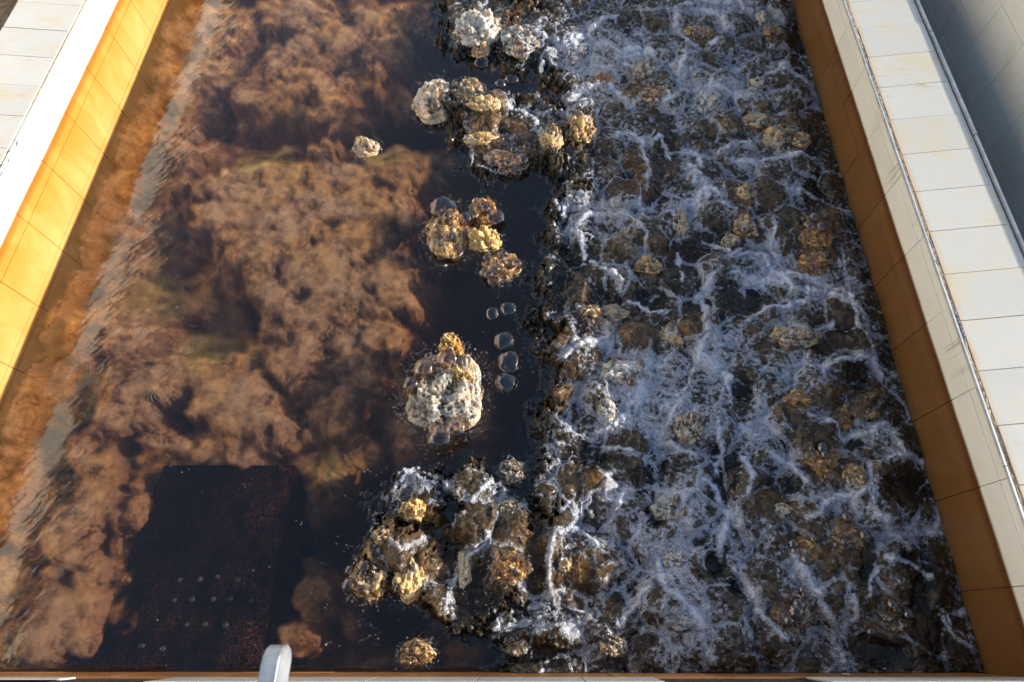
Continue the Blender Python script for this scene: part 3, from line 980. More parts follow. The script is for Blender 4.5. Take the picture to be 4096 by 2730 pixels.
# ov coordinates: strands of the lower-left boil and the left rim
IDN = lambda x, y: (x, y)
strand(IDN, 9, (870, 1180), (880, 1110), (930, 1085), (990, 1110), (1040, 1130), (1060, 1180))
strand(IDN, 7, (1085, 1160), (1130, 1110), (1140, 1080))
strand(IDN, 8, (900, 1240), (930, 1270), (1000, 1230), (1040, 1200))
strand(IDN, 6, (1030, 1400), (1040, 1340), (1060, 1290), (1100, 1270), (1120, 1230))
strand(IDN, 6, (1250, 60), (1200, 70), (1280, 110), (1240, 160))
strand(IDN, 5, (1070, 330), (1090, 380), (1150, 400), (1210, 380))
strand(IDN, 7, (1180, 190), (1170, 250), (1230, 280), (1240, 320))

DARKP = [(1180, 150, 60, 20), (1215, 600, 24, 170), (1225, 930, 24, 90), (1220, 430, 40, 40), (1530, 350, 30, 50), (1500, 470, 26, 34), (1640, 560, 34, 24), (1700, 690, 50, 45), (1480, 700, 40, 30), (1900, 780, 60, 40), (1960, 870, 26, 36),
         (1660, 1060, 44, 34), (1650, 1130, 28, 40), (1790, 1130, 34, 36), (1990, 1290, 26, 50), (2070, 1130, 50, 40), (1960, 1020, 18, 14), (2080, 1290, 24, 20), (1690, 1350, 22, 20), (1090, 1370, 62, 60), (1030, 1260, 36, 40),
         (1230, 1300, 20, 90), (1200, 1500, 120, 26), (2150, 1450, 40, 60), (1500, 1190, 20, 24), (1100, 1510, 60, 30), (1860, 340, 20, 40), (1830, 130, 20, 60), (1870, 450, 30, 40), (1380, 690, 40, 20), (1330, 600, 50, 40), (1290, 640, 40, 50),
         (1560, 600, 40, 40), (2010, 1500, 60, 30), (1440, 420, 20, 30), (1370, 1040, 60, 26), (1700, 900, 30, 26), (1640, 1300, 20, 30), (1120, 380, 60, 26), (1480, 1100, 34, 30), (2110, 1380, 30, 90), (1600, 700, 26, 40)]
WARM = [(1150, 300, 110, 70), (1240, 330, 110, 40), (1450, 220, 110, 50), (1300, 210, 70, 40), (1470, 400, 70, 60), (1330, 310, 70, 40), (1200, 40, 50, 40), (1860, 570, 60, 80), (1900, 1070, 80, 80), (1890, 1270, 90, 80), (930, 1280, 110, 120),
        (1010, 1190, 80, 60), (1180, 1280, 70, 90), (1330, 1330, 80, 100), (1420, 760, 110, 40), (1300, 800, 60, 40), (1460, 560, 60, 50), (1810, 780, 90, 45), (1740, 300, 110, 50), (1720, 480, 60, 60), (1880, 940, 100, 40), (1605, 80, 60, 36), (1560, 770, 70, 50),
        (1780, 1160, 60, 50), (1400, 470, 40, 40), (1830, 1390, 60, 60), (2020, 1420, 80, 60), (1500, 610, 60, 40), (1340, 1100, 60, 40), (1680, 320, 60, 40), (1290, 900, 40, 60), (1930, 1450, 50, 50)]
DENSE = [(1480, 900, 130, 70), (1560, 960, 80, 60), (1540, 1180, 90, 70), (1540, 1290, 60, 70), (1450, 980, 90, 40), (1650, 30, 90, 35), (1420, 160, 160, 50), (1680, 230, 120, 60), (1830, 860, 90, 60), (1560, 500, 60, 40), (1350, 570, 70, 30), (1560, 1420, 90, 80), (1640, 800, 40, 80), (1960, 1150, 80, 70), (1820, 1310, 60, 60), (950, 1120, 90, 40), (1420, 1160, 50, 70), (1740, 1000, 60, 60), (1330, 240, 90, 30), (1420, 480, 100, 30), (1780, 640, 90, 30)]


def strand_field(U, V):
    F = np.zeros_like(U)
    for w, pts in ST:
        w = w * 0.8
        for (ax, ay), (bx, by) in zip(pts[:-1], pts[1:]):
            x0, x1 = min(ax, bx) - 4 * w, max(ax, bx) + 4 * w
            y0, y1 = min(ay, by) - 4 * w, max(ay, by) + 4 * w
            m = (U > x0) & (U < x1) & (V > y0) & (V < y1)
            if not m.any():
                continue
            u, v = U[m], V[m]
            dx, dy = bx - ax, by - ay
            t = np.clip(((u - ax) * dx + (v - ay) * dy) / (dx * dx + dy * dy + 1e-9), 0, 1)
            d = np.hypot(u - ax - t * dx, v - ay - t * dy)
            F[m] = np.maximum(F[m], np.exp(-(d / w) ** 2))
    return F


def halo_field(U, V):
    global ST
    keep = ST
    ST = [(w * 2.8, p) for w, p in keep]
    H = strand_field(U, V)
    ST = keep
    return H


def churn_mask(U, V, X, Y):
    n = fbm(X * 4.5, Y * 4.5, 6, 91, .62)
    n2 = fbm(X * 26, Y * 26, 4, 95, .6)
    b = np.interp(V, [0, 150, 390, 520, 720, 900, 1050, 1300, 1560], [1180, 1240, 1275, 1250, 1215, 1240, 1205, 1170, 1120])
    f = (U - b) / 46.0
    for cx, cy, rx, ry in ((1110, 50, 105, 88), (1220, 90, 110, 85), (1130, 285, 105, 88), (1215, 300, 90, 95), (1060, 235, 60, 50), (1150, 350, 100, 60),
                           (960, 1150, 105, 80), (930, 1290, 90, 110), (1060, 1340, 130, 110), (1130, 1220, 120, 140), (1200, 1450, 110, 70), (1100, 1130, 90, 60)  ):
        d = 1 - np.sqrt(((U - cx) / rx) ** 2 + ((V - cy) / ry) ** 2)
        f = np.maximum(f, d * min(rx, ry) / 26.0)
    return sstep(-0.25, 1.25, f + 2.6 * n + 1.1 * n2)


def height_fields(X, Y):
    U, V = project(X, Y, 0.02)
    wx = X + 0.05 * fbm(X * 5, Y * 5, 3, 101) + 0.005 * fbm(X * 18, Y * 18, 2, 105)
    wy = Y + 0.05 * fbm(X * 5, Y * 5, 3, 111) + 0.005 * fbm(X * 18, Y * 18, 2, 115)
    cm = churn_mask(U, V, X, Y)
    f1, f2, cid = worley(wx * 5.0, wy * 5.0, 201)
    dome = np.sqrt(np.clip(1 - (f1 / 0.72) ** 2, 0, 1)) * (0.35 + 0.9 * cid)
    b1, b2, bid = worley(wx * 11 + 5, wy * 11, 211)
    d2 = np.sqrt(np.clip(1 - (b1 / 0.7) ** 2, 0, 1)) * bid
    s1, s2, sid = worley(wx * 27 + 5, wy * 27, 221)
    d3 = np.sqrt(np.clip(1 - (s1 / 0.7) ** 2, 0, 1)) * sid
    t1, t2, tid = worley(wx * 60 + 5, wy * 60, 231)
    d4 = np.sqrt(np.clip(1 - (t1 / 0.7) ** 2, 0, 1)) * tid
    uw = U + 16 * fbm(X * 9, Y * 9, 5, 131, .62)
    vw = V + 16 * fbm(X * 9, Y * 9, 5, 137, .62)
    SF = strand_field(uw, vw)
    HF = halo_field(uw, vw)
    pn = fbm(wx * 16, wy * 16, 4, 181)
    SF = SF * np.clip(0.72 + 0.9 * pn, 0.25, 1.1)
    dark = np.zeros_like(X)
    for cx, cy, rx, ry in DARKP:
        dark = np.maximum(dark, np.clip(blob(uw, vw, cx, cy, rx, ry) * 1.5, 0, 1))
    dens = np.zeros_like(X)
    for cx, cy, rx, ry in DENSE:
        dens = np.maximum(dens, blob(uw, vw, cx, cy, rx, ry))
    warm = np.zeros_like(X)
    for cx, cy, rx, ry in WARM:
        warm = np.maximum(warm, blob(uw, vw, cx, cy, rx, ry))
    l1 = np.exp(-((f2 - f1) / 0.10) ** 2)
    l2 = np.exp(-((b2 - b1) / 0.16) ** 2)
    n = fbm(wx * 4, wy * 4, 4, 141)
    lace = np.clip(0.95 * l1 * (0.85 + 0.7 * n) + 0.50 * l2 * (0.8 + 1.2 * fbm(wx * 8, wy * 8, 3, 151)), 0, 1)
    rg = 1 - np.abs(fbm(wx * 5.5, wy * 5.5, 5, 191, .6)) * 3.2
    rg = np.clip(rg, 0, 1) ** 2
    foam = np.maximum(SF * 1.15 + 0.10, np.maximum(lace, rg * .6) * (0.66 + 0.28 * dens)) + 0.24 * HF + 0.18 + 0.32 * dens + 0.34 * n
    foam = foam - 0.42 * dark * (1 - SF) - 0.12 * warm - 0.24 * dome
    rt = sstep(0, 60, U - (np.interp(V, [390, 500, 720, 900, 1000, 1060], [1262, 1260, 1235, 1245, 1250, 1100])))
    foam = foam * np.clip(cm, 0, 1) * (0.72 + 0.28 * rt)
    Z = 0.008 + 0.080 * dome + 0.024 * d2 + 0.011 * d3 + 0.004 * d4 + 0.02 * fbm(wx * 3, wy * 3, 3, 161) + 0.012 * SF + 0.005 * HF + 0.004 * lace + 0.003 * fbm(wx * 12, wy * 12, 2, 163)
    Z = Z * (1 - 0.55 * dark)
    Z = Z * (0.30 + 0.70 * sstep(0.0, 0.16, XR - X + 0.03 * n))
    Z = Z * (0.15 + 0.85 * cm ** 1.5) - 0.022 * (1 - cm) ** 1.5
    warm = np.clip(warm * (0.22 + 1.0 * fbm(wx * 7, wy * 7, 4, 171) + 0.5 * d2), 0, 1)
    body = np.clip((0.15 + 0.75 * dome + 0.5 * d2 - 0.9 * dark + 0.3 * n) * sstep(0.15, 0.7, cm), 0, 1)
    return Z, foam, warm, cm, body


def build_churn():
    ny, nx = 980, 660
    v = np.linspace(0, 1, ny)
    ys = -0.166 + 4.9 * v ** 1.22
    xs = np.linspace(-1.05, XR - 0.002, nx)
    X, Y = np.meshgrid(xs, ys)
    Z, foam, warm, cm, body = height_fields(X, Y)
    # drop the part that lies well inside the calm water
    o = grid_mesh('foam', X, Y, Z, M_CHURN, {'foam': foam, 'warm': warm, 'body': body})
    me = o.data
    keep = (cm > 0.004)
    kq = keep[:-1, :-1] | keep[1:, :-1] | keep[:-1, 1:] | keep[1:, 1:]
    bm = bmesh.new()
    bm.from_mesh(me)
    bm.faces.ensure_lookup_table()
    idx = np.nonzero(~kq.ravel())[0]
    bmesh.ops.delete(bm, geom=[bm.faces[i] for i in idx], context='FACES')
    bm.to_mesh(me)
    bm.free()
    tag(o, 'white lace of foam and churning dark water over the right half of the basin', 'foam', kind='stuff')
    return X, Y, Z, foam, warm, cm


CH = build_churn()

# ---- small beads (bubbles nobody could count)
_ico = bmesh.new()
bmesh.ops.create_icosphere(_ico, subdivisions=1, radius=1.0)
ICO_V = np.array([v.co[:] for v in _ico.verts])
ICO_F = np.array([[v.index for v in f.verts] for f in _ico.faces])
_ico.free()


def beads(name, P, rad, mat, label):
    n = len(P)
    V = (ICO_V[None] * rad[:, None, None] * np.array([1, 1, 0.8]) + P[:, None, :]).reshape(-1, 3)
    F = (ICO_F[None] + (np.arange(n) * len(ICO_V))[:, None, None]).reshape(-1, 3)
    me = bpy.data.meshes.new(name)
    me.vertices.add(len(V))
    me.vertices.foreach_set('co', V.astype(np.float32).ravel())
    me.loops.add(F.size)
    me.loops.foreach_set('vertex_index', F.astype(np.int32).ravel())
    me.polygons.add(len(F))
    me.polygons.foreach_set('loop_start', np.arange(0, F.size, 3, dtype=np.int32))
    me.update(calc_edges=True)
    me.shade_smooth()
    me.materials.append(mat)
    o = link(bpy.data.objects.new(name, me))
    tag(o, label, 'bubbles', kind='stuff')
    return o


def mat_bead():
    t = NT('bead_film')
    fr = t.n('LayerWeight', {'Blend': 0.4}).outputs['Facing']
    f = t.math('ADD', t.math('MULTIPLY', fr, 0.55), 0.12)
    gl = t.n('BsdfGlossy', {'Color': (1, 1, 1, 1), 'Roughness': 0.12}).outputs[0]
    tr = t.n('BsdfTransparent', {'Color': (0.95, 0.93, 0.9, 1)}).outputs[0]
    return t.done(t.n('MixShader', {0: f, 1: tr, 2: gl}).outputs[0])


M_BEAD = mat_bead()
X, Y, Z, foam, warm, cm = CH
pr = (np.clip(foam, 0.05, 0.8) * (cm > 0.5)).ravel() * np.gradient(Y[:, 0])[:, None].repeat(X.shape[1], 1).ravel()
pr /= pr.sum()
idx = rng.choice(X.size, 16000, p=pr)
P = np.stack([X.ravel()[idx] + rng.normal(0, .003, len(idx)), Y.ravel()[idx] + rng.normal(0, .003, len(idx)), Z.ravel()[idx]], -1)
beads('small_bubbles', P, rng.uniform(0.0022, 0.0050, len(idx)) * (1 + (rng.random(len(idx)) < 0.04) * 1.3), M_BEAD, 'countless tiny bubbles riding on the foam in the right half')

# specks floating on the calm water
sp = []
for _ in range(900):
    px = rng.uniform(250, 1260)
    py = rng.uniform(5, 1520)
    d = math.exp(-((px - np.interp(py, [0, 400, 700, 1000, 1100, 1500], [980, 1100, 1150, 1150, 860, 860])) / 120.0) ** 2)
    if rng.random() > 0.10 + 0.9 * d:
        continue
    x, y = ov(px, py)
    if x < XL + 0.1 or y < -0.15:
        continue
    for q in range(rng.integers(1, 4)):
        sp.append((x + rng.normal(0, .012), y + rng.normal(0, .012), 0.0005))
sp = np.array(sp)
beads('small_bubbles', sp, rng.uniform(0.0016, 0.0042, len(sp)), M_BEAD, 'scattered single bubbles floating on the calm dark water left of the foam')


# ------------------------------------------------------------------ froth lumps and bubbles
_SPH = {}


def unit_sphere(sub):
    if sub not in _SPH:
        bm = bmesh.new()
        bmesh.ops.create_icosphere(bm, subdivisions=sub, radius=1.0)
        V = np.array([v.co[:] for v in bm.verts])
        F = np.array([[v.index for v in f.verts] for f in bm.faces])
        bm.free()
        _SPH[sub] = (V, F)
    return _SPH[sub]


def perl3(P, k=0):
    x, y, z = P[:, 0], P[:, 1], P[:, 2]
    return (perlin(x + .37 * z, y - .61 * z, k) + perlin(y * .9 + 1.1 * z, z * 1.2 - .4 * x, k + 3)) * 0.7


def lump_mesh(name, rx, ry, h, seed, foam_amt, warm_amt, rag, sub=5):
    """a body of froth with many bubbles of different size half sunk in it, one joined mesh"""
    rg = np.random.default_rng(seed)
    V, F = unit_sphere(sub)
    off = seed * 3.17
    lob = perl3(V * 1.1 + off, seed)
    lob2 = perl3(V * 2.7 + off, seed + 1)
    rid = 1 - 2 * np.abs(perl3(V * 4.5 + off, seed + 2))
    fine = perl3(V * 11 + off, seed + 4)
    fine2 = perl3(V * 26 + off, seed + 5)
    r = 0.90 + 0.22 * lob + 0.12 * lob2 + 0.03 * rid + 0.025 * fine + 0.012 * fine2
    if rag > 0.35:
        r += rag * (0.20 * np.clip(perl3(V * 5.2 + off, seed + 8), -.3, 1) + 0.12 * perl3(V * 12 + off, seed + 9))
    P = V * r[:, None]
    P[:, 2] = np.where(P[:, 2] > 0, P[:, 2] * (0.9 + (0.22 * lob2 + .12 * fine) * (1 + 2 * rag)), P[:, 2] * 0.3)
    fo = foam_amt + 0.35 * lob2 + 0.25 * fine + 0.12 * rid
    wa = warm_amt + 0.5 * lob + 0.25 * fine
    VV, FF, FO, WA, FI = [P * 0.93], [F], [fo], [wa], [np.zeros(len(P))]
    base = len(P)
    V3, F3 = unit_sphere(2 if sub < 6 else 3)
    n = (110 if sub < 6 else 330)
    n_film = 9 if sub < 6 else 26
    V2, F2 = unit_sphere(1)
    V3b, F3b = unit_sphere(3)
    for i in range(n + n_film):
        j = rg.integers(len(P))
        if V[j, 2] < -0.05:
            continue
        film = i >= n
        if film:
            br = rg.uniform(0.14, 0.34) if sub < 6 else rg.uniform(0.07, 0.24)
            Vs, Fs = V3b, F3b
            if rag > 0.6:
                continue
        else:
            br = rg.uniform(0.03, 0.085) * (1.6 if rg.random() < 0.1 else 1.0) * (0.6 if sub == 6 else 1.0)
            Vs, Fs = V2, F2
        c = P[j] * rg.uniform(0.88, 0.98)
        Q = Vs * br * (1 + 0.14 * perl3(Vs * 1.6 + i, seed))[:, None]
        VV.append(Q + c)
        FF.append(Fs + base)
        base += len(Q)
        FI.append(np.full(len(Q), 0.95 if film else 0.0))
        FO.append(np.full(len(Q), (-0.30 if film else foam_amt) + rg.normal(-0.05, 0.28)))
        WA.append(np.full(len(Q), warm_amt + rg.normal(-.05, 0.2)))
    P = np.concatenate(VV) * np.array([rx, ry, h])
    F = np.concatenate(FF)
    me = bpy.data.meshes.new(name)
    me.vertices.add(len(P))
    me.vertices.foreach_set('co', P.astype(np.float32).ravel())
    me.loops.add(F.size)
    me.loops.foreach_set('vertex_index', F.astype(np.int32).ravel())
    me.polygons.add(len(F))
    me.polygons.foreach_set('loop_start', np.arange(0, F.size, 3, dtype=np.int32))
    me.update(calc_edges=True)
    me.shade_smooth()
    for k, d in (('foam', np.concatenate(FO)), ('warm', np.clip(np.concatenate(WA), 0, 1)), ('film', np.concatenate(FI))):
        at = me.attributes.new(k, 'FLOAT', 'POINT')
        at.data.foreach_set('value', d.astype(np.float32))
    me.materials.append(M_LUMP)
    return me


def bubble_mesh(sub=3):
    bm = bmesh.new()
    bmesh.ops.create_icosphere(bm, subdivisions=sub, radius=1.0)
    for v in bm.verts:
        v.co.z = v.co.z if v.co.z > -0.15 else -0.15 - 0.05 * (-v.co.z)
        v.co *= 1 + 0.10 * mnoise.noise(v.co * 1.3) + 0.05 * mnoise.noise(v.co * 3.1)
    me = bpy.data.meshes.new('bubble')
    bm.to_mesh(me)
    bm.free()
    me.shade_smooth()
    me.materials.append(M_BUB)
    return me


BM_ = bubble_mesh(4)

# ov x, ov y, rx, ry (ov px), foam, warm, ragged, height ratio, name, category, label
L = [
    (997, 226, 56, 62, .85, .38, .05, .8, 'foam_mound', 'foam mound', 'pale domed froth mound at the edge of the dark gap, largest of the upper ones'),
    (1098, 78, 58, 44, .85, .15, .75, .8, 'foam_clump', 'foam clump', 'bright white jagged splash of froth at the top edge of the churning water'),
    (1190, 105, 48, 45, .62, .12, .3, .6, 'foam_mound', 'foam mound', 'grey-white bubbly mound just right of the jagged white splash near the top'),
    (1105, 112, 27, 24, .6, .7, .15, .8, 'foam_mound', 'foam mound', 'small golden bubble mound tucked below the white splash at the top'),
    (1083, 196, 33, 26, .7, .6, .35, .7, 'foam_clump', 'foam clump', 'tan knobbly lump touching the right side of the pale domed mound'),
    (1116, 250, 42, 18, .85, .75, .8, 1.0, 'foam_clump', 'foam clump', 'ragged golden crest right of the pale domed mound'),
    (1108, 324, 46, 18, .85, .75, .5, 1.0, 'foam_clump', 'foam clump', 'curved golden crest above the dark ring of foam in the upper middle'),
    (1178, 362, 58, 36, .3, .5, .05, .35, 'water_dome', 'water dome', 'flat dark brown dome ringed with foam, under the curved golden crest'),
    (1268, 326, 30, 34, .62, .8, .3, .8, 'foam_clump', 'foam clump', 'ochre lump, left one of the pair in the upper middle'),
    (1332, 303, 38, 38, .65, .8, .7, .8, 'foam_clump', 'foam clump', 'ochre splash with a torn peak, right one of the pair in the upper middle'),
    (840, 333, 34, 26, .72, .5, .4, .7, 'foam_clump', 'foam clump', 'small grey and gold lump alone among the brown sediment clouds'),
    (1028, 530, 56, 78, .5, .85, .15, .7, 'foam_mound', 'foam mound', 'tall golden brown mass of big bubbles left of the bright torn clump'),
    (1108, 482, 38, 42, .35, .85, .15, .7, 'foam_mound', 'foam mound', 'round russet mound behind the bright torn gold clump'),
    (1112, 548, 42, 34, 1.0, 1.0, .9, 1.2, 'foam_clump', 'foam clump', 'bright gold torn clump between the bubble mass and the round dark dome'),
    (1152, 612, 52, 42, .35, .6, .05, .65, 'water_dome', 'water dome', 'round dark dome with grey and gold marbling, below the bright torn clump'),
    (1035, 800, 30, 46, .95, 1.05, .5, 2.6, 'foam_clump', 'foam clump', 'yellow glowing peak on top of the largest froth mass'),
    (1020, 900, 100, 128, .66, .28, .2, .65, 'foam_mound', 'foam mound', 'largest froth mass, grey-white and cauliflower-like, in the middle of the basin'),
    (1062, 868, 30, 24, 1.0, 1.1, .6, 2.8, 'foam_clump', 'foam clump', 'small blazing gold clump on the right shoulder of the largest froth mass'),
    (952, 1168, 34, 44, .98, 1.0, .3, 1.3, 'foam_mound', 'foam mound', 'glowing gold and white mound at the head of the lower froth patch'),
    (886, 1226, 28, 26, .55, .6, .1, .8, 'foam_mound', 'foam mound', 'small olive-gold bubble mound between two larger glowing mounds'),
    (850, 1326, 52, 66, .62, .75, .15, .75, 'foam_mound', 'foam mound', 'olive-gold bubbly mound at the far left of the lower froth patch'),
    (946, 1322, 40, 70, .95, .85, .3, .75, 'foam_mound', 'foam mound', 'orange and white froth ridge right of the olive-gold mound'),
    (1068, 1300, 20, 56, .85, .5, .45, .45, 'foam_clump', 'foam clump', 'thin torn tan splash curling beside a dark round hollow'),
    (955, 1500, 44, 38, .42, .6, .05, .75, 'water_dome', 'water dome', 'glassy brown dome close to the front wall, left of the centre'),
    (1175, 1080, 37, 38, .35, .05, .05, .85, 'water_dome', 'water dome', 'clear blue-grey dome above the lower froth patch'),
    (1172, 1166, 38, 28, .45, .45, .1, .6, 'water_dome', 'water dome', 'brown dome with a grey window, just below the clear blue-grey one'),
    (1605, 80, 48, 28, .42, .8, .08, .7, 'foam_mound', 'foam mound', 'flat ochre sponge-like mound at the top right inside a foam loop'),
    (1750, 42, 18, 22, .7, .35, .4, .8, 'foam_clump', 'foam clump', 'small beige lump near the top of the right wall'),
    (1769, 81, 23, 19, .4, .8, .15, .8, 'foam_mound', 'foam mound', 'small dark ochre mound near the top of the right wall'),
    (1618, 241, 32, 32, .8, .12, .8, .9, 'foam_clump', 'foam clump', 'white splash with thrown-up drops in the upper right'),
    (1742, 200, 34, 22, .66, .3, .45, .8, 'foam_clump', 'foam clump', 'grey pointed lump above the row of tan lumps by the right wall'),
    (1738, 283, 42, 24, .62, .5, .25, .7, 'foam_mound', 'foam mound', 'tan lump, leftmost of the row of three by the right wall'),
    (1785, 318, 44, 26, .6, .55, .25, .75, 'foam_mound', 'foam mound', 'tan lump, middle one of the row of three by the right wall'),
    (1833, 328, 26, 26, .5, .6, .2, .7, 'foam_mound', 'foam mound', 'dull tan lump, rightmost of the row of three by the right wall'),
    (1562, 515, 24, 31, .68, .5, .15, .9, 'foam_mound', 'foam mound', 'beige rounded lump standing alone like a pebble right of centre'),
    (1487, 613, 35, 27, .55, .7, .3, .75, 'foam_mound', 'foam mound', 'gold lump under the big foam ring right of the dark gap'),
    (1706, 450, 30, 22, .62, .55, .2, .8, 'foam_mound', 'foam mound', 'smooth beige block-shaped lump, upper right of the pebble-like one'),
    (1708, 525, 30, 36, .45, .55, .2, .7, 'foam_mound', 'foam mound', 'dark lump with a glassy cap below the beige block-shaped lump'),
    (1676, 560, 28, 22, .55, .4, .25, .7, 'foam_mound', 'foam mound', 'small grey-gold lump at the lower left of the glassy-capped one'),
    (1868, 535, 42, 50, .3, .95, .15, .6, 'foam_mound', 'foam mound', 'deep amber mound by the right wall, upper of two'),
    (1866, 606, 40, 34, .3, .9, .15, .6, 'foam_mound', 'foam mound', 'deep amber mound by the right wall, lower of two'),
    (1358, 719, 27, 24, .5, .6, .15, .8, 'foam_mound', 'foam mound', 'olive lump at the left end of the beige froth row in mid basin'),
    (1412, 714, 38, 26, .68, .42, .45, .7, 'foam_clump', 'foam clump', 'ruffled beige froth right of the olive lump in mid basin'),
    (1545, 770, 36, 38, .6, .5, .2, .6, 'foam_mound', 'foam mound', 'greyish tan mound left of the long vertical foam line'),
    (1817, 778, 56, 32, .66, .5, .6, .7, 'foam_clump', 'foam clump', 'wide ragged beige froth right of the long vertical foam line'),
    (1429, 858, 56, 42, .85, .04, .3, .8, 'foam_mound', 'foam mound', 'largest blue-white mound in the shaded right half'),
    (1390, 941, 22, 35, .98, .02, .6, 1.3, 'foam_clump', 'foam clump', 'small pure white lump below the largest blue-white mound'),
    (1580, 981, 44, 46, .55, .22, .15, .6, 'foam_mound', 'foam mound', 'round grey bubbly mound right of the small pure white lump'),
    (1832, 918, 46, 30, .4, .85, .3, .7, 'foam_mound', 'foam mound', 'amber lump, leftmost of three in the lower right'),
    (1932, 958, 32, 42, .38, .85, .25, .7, 'foam_mound', 'foam mound', 'amber lump, middle of three in the lower right'),
    (1987, 948, 24, 18, .38, .7, .1, .7, 'foam_mound', 'foam mound', 'small brown lump, rightmost of three in the lower right'),
    (1886, 1058, 46, 50, .3, .85, .25, .6, 'foam_mound', 'foam mound', 'dark amber mound joined to a brighter gold one at its lower right'),
    (1957, 1094, 32, 42, .55, .7, .4, .7, 'foam_clump', 'foam clump', 'gold crinkled lump at the lower right of the dark amber mound'),
    (1793, 1171, 30, 25, .75, .25, .1, .7, 'foam_mound', 'foam mound', 'small frothy grey-pink mound left of the brown domes'),
    (1850, 1258, 38, 48, .28, .8, .2, .6, 'water_dome', 'water dome', 'reddish brown dome, left of two below the gold crinkled lump'),
    (1934, 1222, 48, 52, .25, .6, .15, .5, 'water_dome', 'water dome', 'dark purple-brown dome, right of two below the gold crinkled lump'),
    (1541, 1165, 52, 40, .72, .1, .35, .6, 'foam_mound', 'foam mound', 'white bubbly mound in the shaded lower middle'),
    (1547, 1283, 32, 30, .7, .08, .15, .6, 'foam_mound', 'foam mound', 'pale smooth mound under the white bubbly one in the lower middle'),
    (1558, 1418, 30, 26, .85, .1, .8, .8, 'foam_clump', 'foam clump', 'white spiky splash near the front wall in the shaded half'),
    (1804, 1388, 56, 74, .22, .35, .08, .35, 'water_dome', 'water dome', 'broad black dome near the front, left of two big ones'),
    (2040, 1405, 66, 78, .2, .4, .08, .35, 'water_dome', 'water dome', 'broad black dome near the front, right of two big ones'),
    (1298, 1292, 17, 24, .85, .6, .4, 1.0, 'foam_clump', 'foam clump', 'small cream-gold lump standing in a dark brown hollow'),
    (1171, 1300, 46, 46, .35, .8, .25, .55, 'foam_mound', 'foam mound', 'brown swollen mound right of the dark round hollow'),
    (1407, 1474, 36, 32, .62, .4, .6, .6, 'foam_clump', 'foam clump', 'dull beige torn froth close to the front wall'),
    (1190, 1482, 34, 34, .2, .1, .05, .7, 'water_dome', 'water dome', 'dim purple-grey dome close to the front wall, right of the glassy brown one'),
    (1128, 360, 22, 16, .5, .6, .2, .8, 'foam_mound', 'foam mound', 'tiny brown bubble mound on the left rim of the flat dark dome'),
    (1480, 165, 34, 24, .62, .2, .4, .7, 'foam_clump', 'foam clump', 'grey froth knob at the end of the thick upper foam strand'),
    (1385, 190, 30, 22, .35, .85, .15, .6, 'foam_mound', 'foam mound', 'russet mound beneath the thick upper foam strand'),
    (1500, 225, 44, 30, .45, .75, .2, .6, 'foam_mound', 'foam mound', 'brown bubbly mound left of the white splash with drops'),
]
sgrp = {'foam_mound': 'froth mounds on the churning water', 'foam_clump': 'torn froth clumps on the churning water', 'water_dome': 'glassy domes of rising water'}
LB, LBR = [], []
for i, (cx, cy, rx, ry, fo, wa, rag, hr, nm, cat, lab) in enumerate(L):
    hz = 0.04
    x, y = ov(cx, cy, hz)
    xa, _ = ov(cx - rx, cy, hz)
    _, yb_ = ov(cx, cy + ry, hz)
    Rx = abs(x - xa)
    Ry = abs(y - yb_)
    hgt = min(Rx, Ry) * hr * 0.9
    Ry = max(Ry - hgt * 0.18, Ry * 0.6)
    sub = 5 if rx * ry > 500 else 4
    if rx * ry > 4500:
        sub = 6
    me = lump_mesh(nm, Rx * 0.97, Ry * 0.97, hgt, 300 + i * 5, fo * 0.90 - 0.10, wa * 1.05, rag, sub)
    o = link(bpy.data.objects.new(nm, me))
    ii = int(np.argmin(np.abs(Y[:, 0] - y)))
    jj = int(np.argmin(np.abs(X[0] - x)))
    zb = max(0.0, float(Z[max(0, ii - 8):ii + 8, max(0, jj - 8):jj + 8].mean()))
    if x < -1.0:
        zb = 0.0
    o.location = (x, y - zb * 0.2, zb * 0.85 + 0.002)
    tag(o, lab, cat, sgrp[nm])
    rb = np.random.default_rng(900 + i)
    vs_ = np.empty(len(me.vertices) * 3, np.float32)
    me.vertices.foreach_get('co', vs_)
    vs_ = vs_.reshape(-1, 3)
    up = vs_[vs_[:, 2] > 0.15 * hgt]
    nb = int(np.clip(rx * ry * 0.045, 12, 420))
    for c_ in up[rb.integers(0, len(up), nb)]:
        LB.append((c_[0] + x, c_[1] + y - zb * 0.2, c_[2] + zb * 0.85))
        LBR.append(rb.uniform(0.0012, 0.0036))
    for q in range(nb):
        a_, d_ = rb.uniform(0, 6.28), 0.95 + abs(rb.normal(0, .16))
        LB.append((x + Rx * d_ * math.cos(a_), y + Ry * d_ * math.sin(a_), zb * 0.9 + 0.001))
        LBR.append(rb.uniform(0.0018, 0.0045))
    for q in range(0 if rag > .7 else (2 if rx * ry < 1500 else 5)):
        a_, d_ = rb.uniform(0, 6.28), rb.uniform(0.2, 0.95)
        b_ = bpy.data.objects.new('bubble', BM_)
        sr = min(Rx, Ry) * rb.uniform(0.14, 0.34)
        link(b_, o)
        b_.location = (Rx * d_ * math.cos(a_), Ry * d_ * math.sin(a_), hgt * 0.8 * math.sqrt(max(0, 1 - d_ * d_)))
        b_.scale = (sr, sr, sr * .9)


beads('small_bubbles', np.array(LB), np.array(LBR), M_BEAD, 'countless tiny bubbles clinging to the froth mounds and their rims')

